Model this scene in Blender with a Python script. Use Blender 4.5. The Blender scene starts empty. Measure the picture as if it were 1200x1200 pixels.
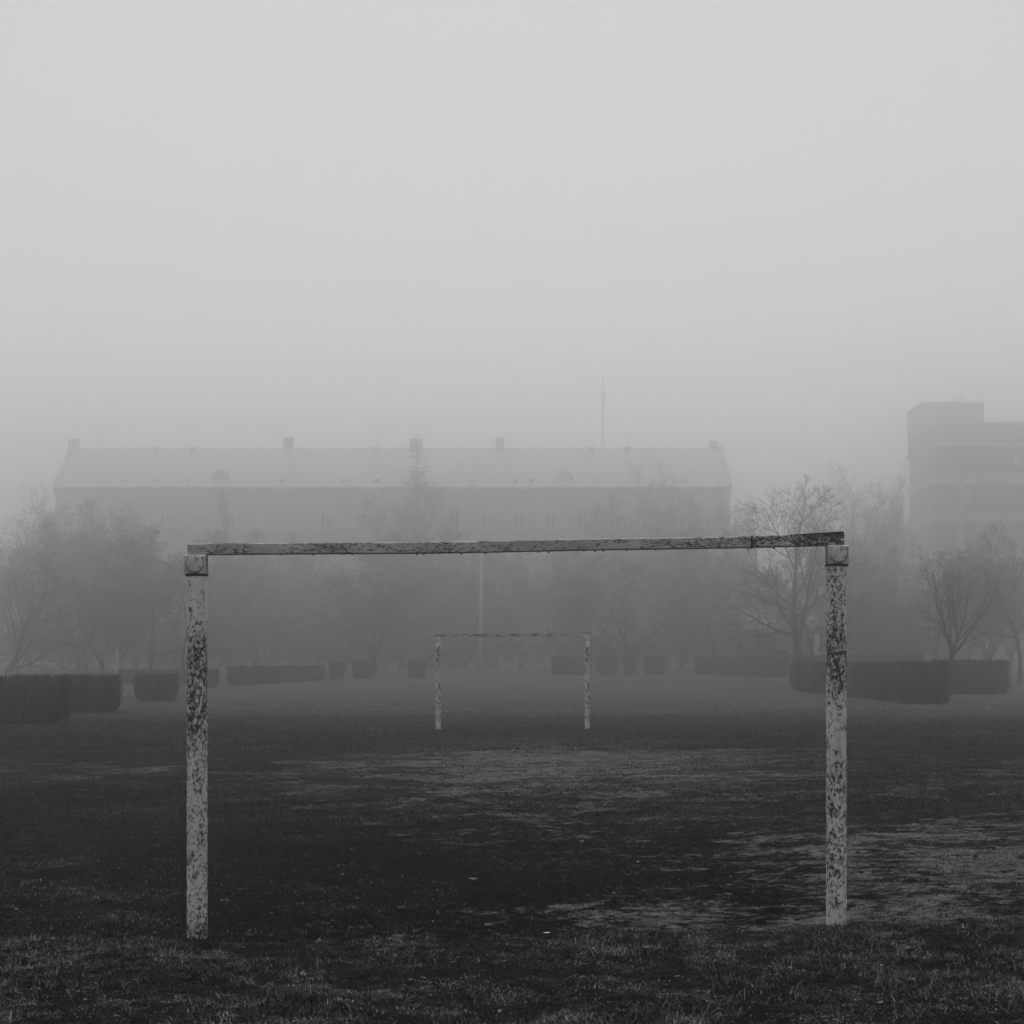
import bpy, math, random
import numpy as np
from mathutils import Vector, Matrix

S = bpy.context.scene
COL = S.collection
PI = math.pi

# ------------------------------------------------------------------ camera, sky, sun, exposure
FPX = 1750.0          # focal length in pixels of a 1200 px wide frame (35 mm on a 24 mm square)
HZ = 774.0            # row of the horizon
EYE = 1.70
cd = bpy.data.cameras.new('camera')
cam = bpy.data.objects.new('camera', cd)
COL.objects.link(cam)
S.camera = cam
cam.location = (0, 0, EYE)
cam.rotation_euler = (PI / 2, 0, 0)
cd.sensor_width = 24
cd.lens = 35
cd.shift_y = (HZ - 600) / 1200
cd.clip_start = 0.05
cd.clip_end = 2000

SUN_EL, SUN_AZ = math.radians(76), math.radians(0)
W = bpy.data.worlds.new('World')
S.world = W
W.use_nodes = True
wn = W.node_tree
bg = wn.nodes['Background']
bg.inputs[1].default_value = 0.10
sk = wn.nodes.new('ShaderNodeTexSky')
sk.sky_type = 'NISHITA'
sk.sun_disc = False
sk.sun_elevation = SUN_EL
sk.sun_rotation = SUN_AZ
sk.dust_density = 2.0
sk.air_density = 1.0
tobw = wn.nodes.new('ShaderNodeRGBToBW')
wn.links.new(sk.outputs[0], tobw.inputs[0])
wn.links.new(tobw.outputs[0], bg.inputs[0])
sl = bpy.data.lights.new('sun', 'SUN')
sl.energy = 0.5
sl.angle = math.radians(40)
so = bpy.data.objects.new('sun', sl)
COL.objects.link(so)
so.location = (0, 0, 120)
sd = Vector((math.sin(SUN_AZ) * math.cos(SUN_EL), math.cos(SUN_AZ) * math.cos(SUN_EL), math.sin(SUN_EL)))
so.rotation_euler = sd.to_track_quat('Z', 'Y').to_euler()
vs = S.view_settings
vs.view_transform = 'Standard'
vs.look = 'None'
vs.gamma = 1
vs.use_curve_mapping = False
vs.exposure = 0.91
S.cycles.volume_bounces = 4
S.cycles.max_bounces = 8
S.cycles.diffuse_bounces = 3
HAZE_DENSITY = 0.0080
HAZE_ANISO = 0.905
HAZE_TOP = 58.0


def far(d):
    """the background stands well back in the fog"""
    return d if d < 120 else 120 + (d - 120) * 2.1


def at(px, d, row=None):
    """picture column (and row) at distance d -> place in metres"""
    x = (px - 600.0) * d / FPX
    if row is None:
        return x
    return x, EYE + (HZ - row) * d / FPX


# ------------------------------------------------------------------ noise
def _hash(ix, iy, seed):
    h = (ix.astype(np.int64) * 374761393 + iy.astype(np.int64) * 668265263 + seed * 1442695041) & 0xFFFFFFFF
    h = ((h ^ (h >> 13)) * 1274126177) & 0xFFFFFFFF
    return ((h ^ (h >> 16)) & 0xFFFF) / 65535.0


def vnoise(x, y, seed=0):
    ix, iy = np.floor(x), np.floor(y)
    fx, fy = x - ix, y - iy
    fx = fx * fx * (3 - 2 * fx)
    fy = fy * fy * (3 - 2 * fy)
    a = _hash(ix, iy, seed); b = _hash(ix + 1, iy, seed)
    c = _hash(ix, iy + 1, seed); d = _hash(ix + 1, iy + 1, seed)
    return (a * (1 - fx) + b * fx) * (1 - fy) + (c * (1 - fx) + d * fx) * fy


def fbm(x, y, seed=0, octv=4):
    s, a, t = 0.0, 0.5, 0.0
    for k in range(octv):
        s = s + a * vnoise(x * 2 ** k, y * 2 ** k, seed + 17 * k)
        t += a
        a *= 0.55
    return s / t


def sstep(a, b, v):
    t = np.clip((v - a) / (b - a), 0, 1)
    return t * t * (3 - 2 * t)


# ------------------------------------------------------------------ ground shape
def verge_mask(x, y):
    """1 on the turf in front of the goal mouth"""
    edge = 9.15 + 0.35 * (fbm(x * 0.9 + 3, x * 0 + 1.5, 5, 3) - 0.5) + 0.12 * np.sin(x * 1.3 + .4)
    return 1 - sstep(edge - 0.10, edge + 0.12, y)


def worn_mask(x, y):
    """bare trodden soil of the goal mouth"""
    r = np.sqrt(((x + 0.35) / 2.9) ** 2 + ((y - 12.4) / 5.2) ** 2)
    return 1 - sstep(0.65, 1.15, r + 0.5 * (fbm(x * .8, y * .5, 9, 3) - .5))


def bare_mask(x, y):
    """where the dry pale soil shows"""
    def ell(cx, cy, rx, ry):
        return np.clip(1.25 - np.sqrt(((x - cx) / rx) ** 2 + ((y - cy) / ry) ** 2), 0, 1)
    m = np.maximum.reduce([ell(0.8, 24, 5.2, 9.0), 0.95 * ell(4.2, 12.0, 3.3, 4.0), 1.0 * ell(1.75, 9.85, 2.1, .85),
                           0.5 * ell(-6.5, 23.5, 3.5, 4.5), 0.55 * ell(8, 20, 4, 6)])
    return m


def lawn_mask(x, y):
    """ground and grass colour turns paler around and beyond the far goal"""
    return sstep(35, 55, y + 6 * (fbm(x / 9, y / 9, 61, 3) - .5))


def ground_z(x, y):
    x = np.asarray(x, float); y = np.asarray(y, float)
    near = 1 - sstep(18, 36, y)
    z = (0.025 + 0.0145 * np.clip(x, -6, 6)) * near
    z = z + 0.70 * sstep(70, 180, y)
    z = z + 0.06 * (fbm(x / 5.0, y / 5.0, 3, 3) - .5) * (1 - .6 * sstep(60, 120, y))
    v = verge_mask(x, y)
    z = z + v * (0.03 + 0.045 * (fbm(x * 5, y * 5, 11, 4) - .5) + .03 * (fbm(x * 1.6, y * 1.6, 12, 2) - .5))
    z = z - 0.035 * worn_mask(x, y)
    z = z + (1 - v) * 0.022 * (fbm(x * 6, y * 6, 21, 4) - .5) * (1 - sstep(18, 40, y))
    return z


def gz(x, y):
    return float(ground_z(np.array([x]), np.array([y]))[0])


# ------------------------------------------------------------------ mesh helpers
def tag(o, label=None, cat=None, group=None, kind=None):
    if label: o['label'] = label
    if cat: o['category'] = cat
    if group: o['group'] = group
    if kind: o['kind'] = kind
    return o


def empty(name, loc, label=None, cat=None, group=None, rz=0.0):
    o = bpy.data.objects.new(name, None)
    COL.objects.link(o)
    o.location = loc
    o.rotation_euler = (0, 0, rz)
    o.empty_display_size = 0.3
    return tag(o, label, cat, group)


def link(name, me, parent=None, loc=None):
    o = bpy.data.objects.new(name, me)
    COL.objects.link(o)
    if parent is not None: o.parent = parent
    if loc is not None: o.location = loc
    return o


def make_mesh(name, V, F, mat, smooth=False, attrs=None):
    """V (n,3); F list of lists, or an (m,k) array, or a list of such arrays"""
    me = bpy.data.meshes.new(name)
    V = np.asarray(V, np.float32)
    if isinstance(F, np.ndarray): F = [F]
    if len(F) and isinstance(F[0], np.ndarray):
        F = [f for f in F if len(f)]
        loops = np.concatenate([f.ravel() for f in F]).astype(np.int32)
        tot = np.concatenate([np.full(len(f), f.shape[1], np.int32) for f in F])
        start = np.concatenate([[0], np.cumsum(tot)[:-1]]).astype(np.int32)
        me.vertices.add(len(V)); me.vertices.foreach_set('co', V.ravel())
        me.loops.add(len(loops)); me.loops.foreach_set('vertex_index', loops)
        me.polygons.add(len(tot)); me.polygons.foreach_set('loop_start', start)
        me.polygons.foreach_set('loop_total', tot)
        if smooth: me.polygons.foreach_set('use_smooth', np.ones(len(tot), bool))
        me.update(calc_edges=True)
    else:
        me.from_pydata(V.tolist(), [], F)
        if smooth:
            me.polygons.foreach_set('use_smooth', np.ones(len(me.polygons), bool))
        me.update()
    if attrs:
        for k, a in attrs.items():
            at_ = me.attributes.new(k, 'FLOAT', 'POINT')
            at_.data.foreach_set('value', np.asarray(a, np.float32))
    me.materials.append(mat)
    return me


class MB:
    """collects boxes, plates and tubes into one mesh"""
    def __init__(s): s.v = []; s.f = []
    def add(s, V, F):
        n = len(s.v)
        s.v += [tuple(p) for p in V]
        s.f += [[i + n for i in f] for f in F]
    def box(s, x0, x1, y0, y1, z0, z1, bev=0.0):
        if bev <= 0:
            s.add([(x0, y0, z0), (x1, y0, z0), (x1, y1, z0), (x0, y1, z0), (x0, y0, z1), (x1, y0, z1), (x1, y1, z1), (x0, y1, z1)],
                  [(0, 3, 2, 1), (4, 5, 6, 7), (0, 1, 5, 4), (1, 2, 6, 5), (2, 3, 7, 6), (3, 0, 4, 7)])
        else:
            b = bev
            def ring(z, i): return [(x0 + i + b, y0 + i, z), (x1 - i - b, y0 + i, z), (x1 - i, y0 + i + b, z), (x1 - i, y1 - i - b, z),
                                    (x1 - i - b, y1 - i, z), (x0 + i + b, y1 - i, z), (x0 + i, y1 - i - b, z), (x0 + i, y0 + i + b, z)]
            V = ring(z0, b) + ring(z0 + b, 0) + ring(z1 - b, 0) + ring(z1, b)
            F = [list(range(7, -1, -1)), list(range(24, 32))]
            for k in range(3):
                for i in range(8):
                    j = (i + 1) % 8
                    F.append((k * 8 + i, k * 8 + j, k * 8 + 8 + j, k * 8 + 8 + i))
            s.add(V, F)
        return s
    def lathe(s, prof, n=24, c=(0, 0, 0), axis='z', cap=True):
        """profile of (radius, height)"""
        V = []
        for r, h in prof:
            for i in range(n):
                a = 2 * PI * i / n
                p = (r * math.cos(a), r * math.sin(a), h)
                if axis == 'y': p = (p[0], p[2], p[1])
                if axis == 'x': p = (p[2], p[0], p[1])
                V.append((p[0] + c[0], p[1] + c[1], p[2] + c[2]))
        F = []
        for k in range(len(prof) - 1):
            for i in range(n):
                j = (i + 1) % n
                q = (k * n + i, k * n + j, (k + 1) * n + j, (k + 1) * n + i)
                F.append(q if axis != 'y' else q[::-1])
        if cap:
            a, b = list(range(n))[::-1], [(len(prof) - 1) * n + i for i in range(n)]
            F += [a, b] if axis != 'y' else [a[::-1], b[::-1]]
        s.add(V, F)
        return s
    def build(s, name, mat, parent=None, loc=None, smooth=False):
        return link(name, make_mesh(name, s.v, s.f, mat, smooth), parent, loc)


def tubes(P0, P1, R0, R1, k):
    """many tapered k-sided sticks at once -> V, F"""
    P0, P1 = np.asarray(P0, float), np.asarray(P1, float)
    R0, R1 = np.asarray(R0, float), np.asarray(R1, float)
    n = len(P0)
    d = P1 - P0
    d = d / np.maximum(np.linalg.norm(d, axis=1, keepdims=True), 1e-9)
    up = np.where(np.abs(d[:, 2:3]) > .9, np.array([[1., 0, 0]]), np.array([[0, 0, 1.]]))
    a = np.cross(d, up); a /= np.linalg.norm(a, axis=1, keepdims=True)
    b = np.cross(d, a)
    an = np.arange(k) * 2 * PI / k
    ring = a[:, None, :] * np.cos(an)[None, :, None] + b[:, None, :] * np.sin(an)[None, :, None]
    A = P0[:, None, :] + ring * R0[:, None, None]
    B = P1[:, None, :] + ring * R1[:, None, None]
    V = np.concatenate([A, B], axis=1).reshape(-1, 3)
    i = np.arange(k); j = (i + 1) % k
    q = np.stack([i, i + k, j + k, j], axis=1)
    F = (q[None] + (np.arange(n) * 2 * k)[:, None, None]).reshape(-1, 4)
    return V, F


# ------------------------------------------------------------------ materials (a black and white place: greys only)
def g4(v): return (v, v, v, 1)


def new_mat(name):
    m = bpy.data.materials.new(name)
    m.use_nodes = True
    nt = m.node_tree
    b = nt.nodes['Principled BSDF']
    b.inputs['Roughness'].default_value = .9
    b.inputs['Specular IOR Level'].default_value = .0
    return m, nt, b


def nd(nt, t, **kw):
    n = nt.nodes.new(t)
    for k, v in kw.items():
        if isinstance(k, str) and hasattr(n, k): setattr(n, k, v)
    return n


def noise(nt, vec, scale, detail=4, rough=.55, dist=0.0, stretch=None):
    if stretch:
        mp = nt.nodes.new('ShaderNodeMapping')
        mp.inputs['Scale'].default_value = stretch
        nt.links.new(vec, mp.inputs[0]); vec = mp.outputs[0]
    n = nt.nodes.new('ShaderNodeTexNoise')
    n.inputs['Scale'].default_value = scale
    n.inputs['Detail'].default_value = detail
    n.inputs['Roughness'].default_value = rough
    n.inputs['Distortion'].default_value = dist
    nt.links.new(vec, n.inputs['Vector'])
    return n.outputs['Fac']


def ramp(nt, fac, stops, interp='LINEAR'):
    r = nt.nodes.new('ShaderNodeValToRGB')
    r.color_ramp.interpolation = interp
    e = r.color_ramp.elements
    while len(e) < len(stops): e.new(.5)
    for q, (p, v) in zip(e, stops):
        q.position = p; q.color = g4(v)
    nt.links.new(fac, r.inputs[0])
    return r.outputs[0]


def math_(nt, op, a, b=None):
    n = nt.nodes.new('ShaderNodeMath'); n.operation = op
    for i, v in enumerate((a, b)):
        if v is None: continue
        if isinstance(v, (int, float)): n.inputs[i].default_value = v
        else: nt.links.new(v, n.inputs[i])
    return n.outputs[0]


def mix(nt, fac, a, b):
    n = nt.nodes.new('ShaderNodeMix'); n.data_type = 'RGBA'
    for s, v in ((n.inputs[0], fac), (n.inputs[6], a), (n.inputs[7], b)):
        if isinstance(v, (int, float)): s.default_value = v if s.type == 'VALUE' else g4(v)
        else: nt.links.new(v, s)
    return n.outputs[2]


def bump(nt, b, h, dist, strength=1.0):
    n = nt.nodes.new('ShaderNodeBump')
    n.inputs['Distance'].default_value = dist
    n.inputs['Strength'].default_value = strength
    nt.links.new(h, n.inputs['Height'])
    nt.links.new(n.outputs[0], b.inputs['Normal'])


def pos(nt):
    return nt.nodes.new('ShaderNodeNewGeometry').outputs['Position']


def objco(nt):
    return nt.nodes.new('ShaderNodeTexCoord').outputs['Object']


def simple(name, lo, hi, scale=3.0, rough=.85, spec=0.1, stretch=None):
    m, nt, b = new_mat(name)
    f = noise(nt, objco(nt), scale, 5, .6, 0, stretch)
    nt.links.new(ramp(nt, f, [(.3, lo), (.7, hi)]), b.inputs['Base Color'])
    b.inputs['Roughness'].default_value = rough
    b.inputs['Specular IOR Level'].default_value = spec
    return m


def attr_mat(name, spec=0.0):
    """colour straight from the 'shade' of each blade or twig"""
    m, nt, b = new_mat(name)
    a = nt.nodes.new('ShaderNodeAttribute'); a.attribute_name = 'shade'
    nt.links.new(a.outputs['Fac'], b.inputs['Base Color'])
    b.inputs['Specular IOR Level'].default_value = spec
    return m


def peeling(name, thr, stretch, scale, dirt=.0, seed=0.0, wear=None, base=(.016, .06)):
    """white paint flaking off in scabs over grey primer and dark rust"""
    m, nt, b = new_mat(name)
    tc = objco(nt)
    mp = nt.nodes.new('ShaderNodeMapping'); mp.inputs['Location'].default_value = (seed, seed * .7, seed * .3)
    nt.links.new(tc, mp.inputs[0]); co = mp.outputs[0]
    big = noise(nt, co, 2.6, 2, .5)
    mid = noise(nt, co, scale, 7, .66, .6, stretch)
    fine = noise(nt, co, scale * 3.4, 4, .7, .3, stretch)
    v = math_(nt, 'ADD', mid, math_(nt, 'MULTIPLY', math_(nt, 'SUBTRACT', big, .5), .28))
    v = math_(nt, 'ADD', v, math_(nt, 'MULTIPLY', math_(nt, 'SUBTRACT', fine, .5), .36))
    scab = noise(nt, co, scale * .28, 3, .6, .8, stretch)
    v = math_(nt, 'ADD', v, math_(nt, 'MULTIPLY', math_(nt, 'SUBTRACT', scab, .5), .42))
    if wear:                                      # height up the post -> how much has come off
        sx = nt.nodes.new('ShaderNodeSeparateXYZ'); nt.links.new(tc, sx.inputs[0])
        zz = math_(nt, 'DIVIDE', math_(nt, 'ADD', sx.outputs[2], .1), 2.5)
        wr = ramp(nt, zz, [((h + .1) / 2.5, .5 - w * 1.0) for h, w in wear])
        v = math_(nt, 'ADD', v, math_(nt, 'SUBTRACT', wr, .5))
    paint = ramp(nt, v, [(thr - .008, 0), (thr + .008, 1)])
    prim = ramp(nt, v, [(thr - .085, 0), (thr - .06, 1)])
    rust = ramp(nt, fine, [(.3, base[0]), (.7, base[1])])
    primer = ramp(nt, mid, [(.35, .13), (.65, .30)])
    stain = noise(nt, co, 9, 5, .7, 0, (1, 1, .35) if stretch[2] < 1 else (.35, 1, 1))
    white = ramp(nt, stain, [(.25, .36 - dirt), (.46, .60 - dirt), (.75, .77 - dirt)])
    crack = ramp(nt, math_(nt, 'ABSOLUTE', math_(nt, 'SUBTRACT', fine, .5)), [(0, .55), (.018, 1)])
    white = mix(nt, .8, white, white)
    mul = nt.nodes.new('ShaderNodeMix'); mul.data_type = 'RGBA'; mul.blend_type = 'MULTIPLY'; mul.inputs[0].default_value = .6
    nt.links.new(white, mul.inputs[6]); nt.links.new(crack, mul.inputs[7])
    c = mix(nt, paint, mix(nt, prim, rust, primer), mul.outputs[2])
    nt.links.new(c, b.inputs['Base Color'])
    h = math_(nt, 'ADD', paint, math_(nt, 'ADD', math_(nt, 'MULTIPLY', prim, .5), math_(nt, 'MULTIPLY', fine, .5)))
    bump(nt, b, h, .0022)
    nt.links.new(ramp(nt, paint, [(0, .9), (1, .6)]), b.inputs['Roughness'])
    b.inputs['Specular IOR Level'].default_value = .12
    return m


M_post_l = peeling('paint_post_left', .465, (1, 1, .6), 62, -.02, 3.1, ((-.1, .04), (.06, .02), (.16, -.01), (.5, .005), (.9, .0), (1.3, .03), (1.75, .02), (2.0, -.05), (2.4, -.06)), (.02, .07))
M_post_r = peeling('paint_post_right', .475, (1, 1, .7), 66, -.02, 7.7, ((-.05, .02), (.1, -.03), (.3, .0), (.6, .02), (1.0, .0), (1.2, -.03), (1.6, .03), (2.0, .01), (2.4, -.02)), (.02, .07))
M_bar = peeling('paint_crossbar', .445, (.34, 1, 1), 105, .14, 1.3, None, (.03, .10))
M_bar_r = peeling('paint_crossbar_end', .55, (.6, 1, 1), 75, .05, 5.3)
M_brk = peeling('paint_bracket', .33, (1, 1, .8), 50, .06, 9.2)
M_far = peeling('paint_far_goal', .47, (1, 1, .5), 14, -.04, 4.4)
M_far_bar = peeling('paint_far_bar', .50, (.4, 1, 1), 16, .1, 2.4)
M_weld_side = simple('weld_and_side', .03, .4, 45, .8, .1)
M_rust = simple('rusty_steel', .012, .04, 40, .8, .1)
M_bark = simple('wet_bark', .012, .035, 9, .95, 0, (1, 1, .2))
M_bark_far = simple('dull_bark', .02, .05, 5, .95, 0, (1, 1, .2))
M_twig = simple('bare_twigs', .015, .04, 2, .95, 0)
M_needle = simple('dark_needles', .07, .12, 1.2, .95, 0)
M_lime = simple('limewash', .45, .7, 6, .9, 0)
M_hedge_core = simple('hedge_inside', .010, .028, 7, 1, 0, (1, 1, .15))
M_hedge = attr_mat('hedge_twigs')
M_grass = attr_mat('grass_blades', .04)
M_wall = simple('plaster_wall', .50, .60, .35, .9, .1, (1, 1, .5))
M_trim = simple('pale_trim', .5, .62, 1, .85, .1)
M_roof = simple('roof_sheet', .45, .55, .5, .6, .2, (1, .3, .3))
M_brick = simple('chimney_masonry', .40, .52, 2.5, .9, 0)
M_frame = simple('window_paint', .76, .84, 2, .6, .3)
M_glass = simple('window_glass', .20, .36, .7, .12, .5)
M_blind = simple('drawn_curtain', .55, .75, 3, .8, .2)
M_conc = simple('concrete', .28, .42, 1.3, .9, .1)
M_panel = simple('concrete_panel', .34, .40, .5, .9, .1, (.4, 1, 1))
M_band = simple('concrete_band', .62, .74, .8, .9, .1)
M_steel = simple('grey_steel', .12, .2, 3, .5, .4)
M_leaf = simple('dry_leaf', .05, .17, 30, .8, .1)
M_clod = simple('soil_clod', .012, .03, 30, 1, 0)
M_paper = simple('pale_scrap', .32, .5, 12, .7, .1)
M_stone = simple('grey_stone', .05, .10, 30, .9, .05)
M_stick = simple('dry_stick', .10, .2, 20, .9, .05)
M_speck = simple('pale_specks', .35, .6, 4, .9, 0)

M_office_glass = simple('ribbon_glass', .02, .05, .5, .15, .4)
m, nt, b = new_mat('water_drops')
b.inputs['Transmission Weight'].default_value = 1
b.inputs['IOR'].default_value = 1.33
b.inputs['Roughness'].default_value = .02
b.inputs['Specular IOR Level'].default_value = .5
M_water = m

# ground: turf, dark trodden soil, pale dried soil
m, nt, b = new_mat('field_soil')
P = pos(nt)
av = nt.nodes.new('ShaderNodeAttribute'); av.attribute_name = 'bare'
aw = nt.nodes.new('ShaderNodeAttribute'); aw.attribute_name = 'worn'
n1 = noise(nt, P, 1.5, 9, .74, .5, (.6, 1, 1))
n2 = noise(nt, P, 34, 4, .75)
n3 = noise(nt, P, .35, 4, .6)
n4 = noise(nt, P, 7.5, 8, .8, .3)
n5 = noise(nt, P, .9, 8, .74, .3, (.45, 1, 1))
tx = math_(nt, 'ADD', math_(nt, 'MULTIPLY', n4, .6), math_(nt, 'ADD', math_(nt, 'MULTIPLY', n5, .15), math_(nt, 'MULTIPLY', n2, .25)))
turf = ramp(nt, tx, [(.40, .010), (.48, .018), (.54, .028), (.62, .05)])
soil = ramp(nt, tx, [(.40, .008), (.49, .013), (.56, .02), (.62, .035)])
pale = ramp(nt, tx, [(.40, .09), (.5, .16), (.58, .24)])
c = mix(nt, math_(nt, 'MULTIPLY', aw.outputs['Fac'], .85), turf, soil)
q = math_(nt, 'ADD', math_(nt, 'MULTIPLY', av.outputs['Fac'], .21), n1)
q = math_(nt, 'ADD', q, math_(nt, 'MULTIPLY', math_(nt, 'SUBTRACT', n4, .5), .8))
bm = ramp(nt, q, [(.61, 0), (.73, 1)])
bm = math_(nt, 'MULTIPLY', bm, ramp(nt, av.outputs['Fac'], [(.0, 0), (.2, 1)]))
c = mix(nt, math_(nt, 'MULTIPLY', bm, .85), c, pale)
al = nt.nodes.new('ShaderNodeAttribute'); al.attribute_name = 'lawn'
lawn = ramp(nt, tx, [(.40, .055), (.5, .085), (.6, .12)])
c = mix(nt, math_(nt, 'MULTIPLY', al.outputs['Fac'], ramp(nt, n5, [(.35, .55), (.6, 1)])), c, lawn)
nt.links.new(c, b.inputs['Base Color'])
bump(nt, b, math_(nt, 'ADD', n2, math_(nt, 'MULTIPLY', n4, 2.0)), .035)
M_ground = m

# ------------------------------------------------------------------ the ground sheet
def axis(dense, step, grow, end):
    out = [0.0]; s = step
    while out[-1] < end:
        if out[-1] > dense: s *= grow
        out.append(out[-1] + s)
    return np.array(out)

ax = axis(4.6, .032, 1.06, 400)
X = np.concatenate([-ax[:0:-1], ax])
ay = axis(9.5, .03, 1.025, 500) + 5.5
X = X[(X > -420) & (X < 420)]
Y = np.concatenate([[-60, -40, -20, -10, -4, 0, 2, 3.5, 4.5, 5.0], ay])
GX, GY = np.meshgrid(X, Y)
GZ = ground_z(GX.ravel(), GY.ravel())
nx, ny = len(X), len(Y)
i, j = np.meshgrid(np.arange(nx - 1), np.arange(ny - 1))
a = (j * nx + i).ravel()
quads = np.stack([a, a + 1, a + nx + 1, a + nx], axis=1)
me = make_mesh('field', np.stack([GX.ravel(), GY.ravel(), GZ], 1), quads, M_ground, True,
               {'lawn': lawn_mask(GX.ravel(), GY.ravel()), 'bare': bare_mask(GX.ravel(), GY.ravel()), 'worn': worn_mask(GX.ravel(), GY.ravel()) * (1 - verge_mask(GX.ravel(), GY.ravel()))})
tag(link('ground', me), kind='structure')


# ------------------------------------------------------------------ goals
def water_drop_mesh():
    prof = [(.0004, 0), (.0042, -.001), (.0062, -.005), (.0055, -.009), (.0025, -.0118), (.0003, -.0125)]
    return MB().lathe(prof, 8)


def near_goal():
    D = 9.38
    xl, xr = at(231, D), at(980, D)
    zl, zr = gz(xl, D), gz(xr, D)
    root = empty('football_goal', (0, D, 0), 'large weathered white goal frame with flaking paint standing on the grass in front', 'goal')
    rnd = random.Random(4)
    info = []
    for x, zb, row, mat, side in ((xl, zl, 662, M_post_l, -1), (xr, zr, 650.5, M_post_r, 1)):
        _, zc = at(0, D, row)
        hb = .0595                                        # half height of the corner sleeve
        prof = []
        n = 60
        for k in range(n + 1):
            h = zb - .12 + (zc - hb - zb + .12) * k / n
            prof.append((.0635 + .0011 * math.sin(k * 1.7 + x) + rnd.uniform(-.0007, .0007), h))
        p = MB().lathe(prof, 40).build('post', mat, root, (x, 0, 0), True)
        br = MB().box(-.068, .068, -.066, .02, -hb, hb, .006).build('corner_bracket', M_brk, root, (x + side * .002, 0, zc))
        MB().lathe([(.0575, -.0665), (.0565, -.069), (.001, -.0692)], 36, (0, 0, 0), 'y').build('weld_ring', M_weld_side, br)
        MB().lathe([(.0505, -.0695), (.0505, -.078), (.047, -.081), (.030, -.0825), (.001, -.0835)], 36, (side * -.003, 0, .002), 'y').build('round_cap', M_brk, br)
        MB().lathe([(.066, -.009), (.0715, -.004), (.0715, .003), (.066, .006)], 32, (0, 0, -hb - .004)).build('collar', M_rust, br)
        MB().box(.0682 if side < 0 else -.0705, .0705 if side < 0 else -.0682, -.058, .0, -hb + .004, hb - .001).build('dark_side_face', M_weld_side, br)  # thin layer added to darken the sleeve's inner side face by colour
        info.append((x, zc + hb))
    # crossbar: square tube on top of the sleeves, sagging a little
    x0, x1 = at(221, D), at(988, D)
    (lx, lz), (rx, rz) = info
    h = .071

    def bar_z(x):
        t = (x - lx) / (rx - lx)
        return lz + (rz - lz) * t - .010 * 4 * t * (1 - t) + .002 * math.sin(x * 3.1) + .001
    def tube(xa, xb, n, inset=0.0):
        V, F = [], []
        for k in range(n + 1):
            x = xa + (xb - xa) * k / n
            w = .0345 + .0008 * math.sin(k * 2.3)
            z = bar_z(x) + inset
            hh = h - 2 * inset + .0012 * math.sin(k * 1.9 + 1)
            b = .006
            V += [(x, -w + b, z), (x, w - b, z), (x, w, z + b), (x, w, z + hh - b), (x, w - b, z + hh), (x, -w + b, z + hh), (x, -w, z + hh - b), (x, -w, z + b)]
        for k in range(n):
            for i_ in range(8):
                j_ = (i_ + 1) % 8
                F.append((k * 8 + i_, k * 8 + j_, k * 8 + 8 + j_, k * 8 + 8 + i_))
        return V, F
    xs = at(880, D)
    V, F = tube(x0, xs, 90)
    F.append(list(range(8)))
    mb = MB(); mb.add(V, F)
    bar = mb.build('crossbar', M_bar, root, None)
    V, F = tube(xs + .002, x1, 22)
    F.append([8 * 22 + k for k in range(8)][::-1])
    mb = MB(); mb.add(V, F)
    o = mb.build('crossbar_end_piece', M_bar_r, root)
    o['label'] = 'blackened right end piece of the bar with hardly any paint left'
    mb = MB(); z = bar_z(xs)
    mb.box(xs - .006, xs + .008, -.0375, .0375, z - .003, z + h + .003, .003).build('weld_joint', M_rust, root)
    # strip of sheet lifting off the top of the right end
    xa, xb = at(925, D), at(987.5, D)
    V, F = [], []
    for k in range(9):
        t = k / 8
        x = xa + (xb - xa) * t
        z0 = bar_z(x) + h + .001
        V += [(x, -.037, z0), (x, .037, z0), (x, .037, z0 + .002 + .011 * t), (x, -.037, z0 + .002 + .011 * t)]
    for k in range(8):
        for i_ in range(4):
            j_ = (i_ + 1) % 4
            F.append((k * 4 + i_, k * 4 + j_, k * 4 + 4 + j_, k * 4 + 4 + i_))
    F += [(0, 1, 2, 3), (35, 34, 33, 32)]
    mb = MB(); mb.add(V, F); mb.build('top_strip', M_rust, root)
    # dark drip edge and water drops under the bar
    V, F = [], []
    n = 180
    for k in range(n + 1):
        x = x0 + .13 + (x1 - x0 - .28) * k / n
        z = bar_z(x) - .0003
        dz = .002 + .0035 * max(0, vn1(x * 9)) ** 2
        V += [(x, -.034, z), (x, -.026, z), (x, -.027, z - dz), (x, -.033, z - dz)]
    for k in range(n):
        for i_ in range(4):
            j_ = (i_ + 1) % 4
            F.append((k * 4 + i_, k * 4 + j_, k * 4 + 4 + j_, k * 4 + 4 + i_))
    F += [(0, 1, 2, 3), tuple(n * 4 + q for q in (3, 2, 1, 0))]
    mb = MB(); mb.add(V, F); mb.build('drip_edge', M_rust, bar)
    dm = None
    for px in (296, 330, 368, 401, 404, 414, 429, 489, 497, 541, 569, 583, 631, 643, 684, 697, 707, 734, 768, 876, 906):
        x = at(px, D)
        if dm is None: dm = make_mesh('water_drop', water_drop_mesh().v, water_drop_mesh().f, M_rust, True)
        o = link('water_drop', dm, bar, (x, -.029, bar_z(x) - .0035))
        s = rnd.uniform(.45, .8)
        o.scale = (s * rnd.uniform(.9, 1.6), s, s)


def vn1(x):
    return 2 * float(vnoise(np.array([x]), np.array([.5]), 3)[0]) - 1


near_goal()


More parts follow.
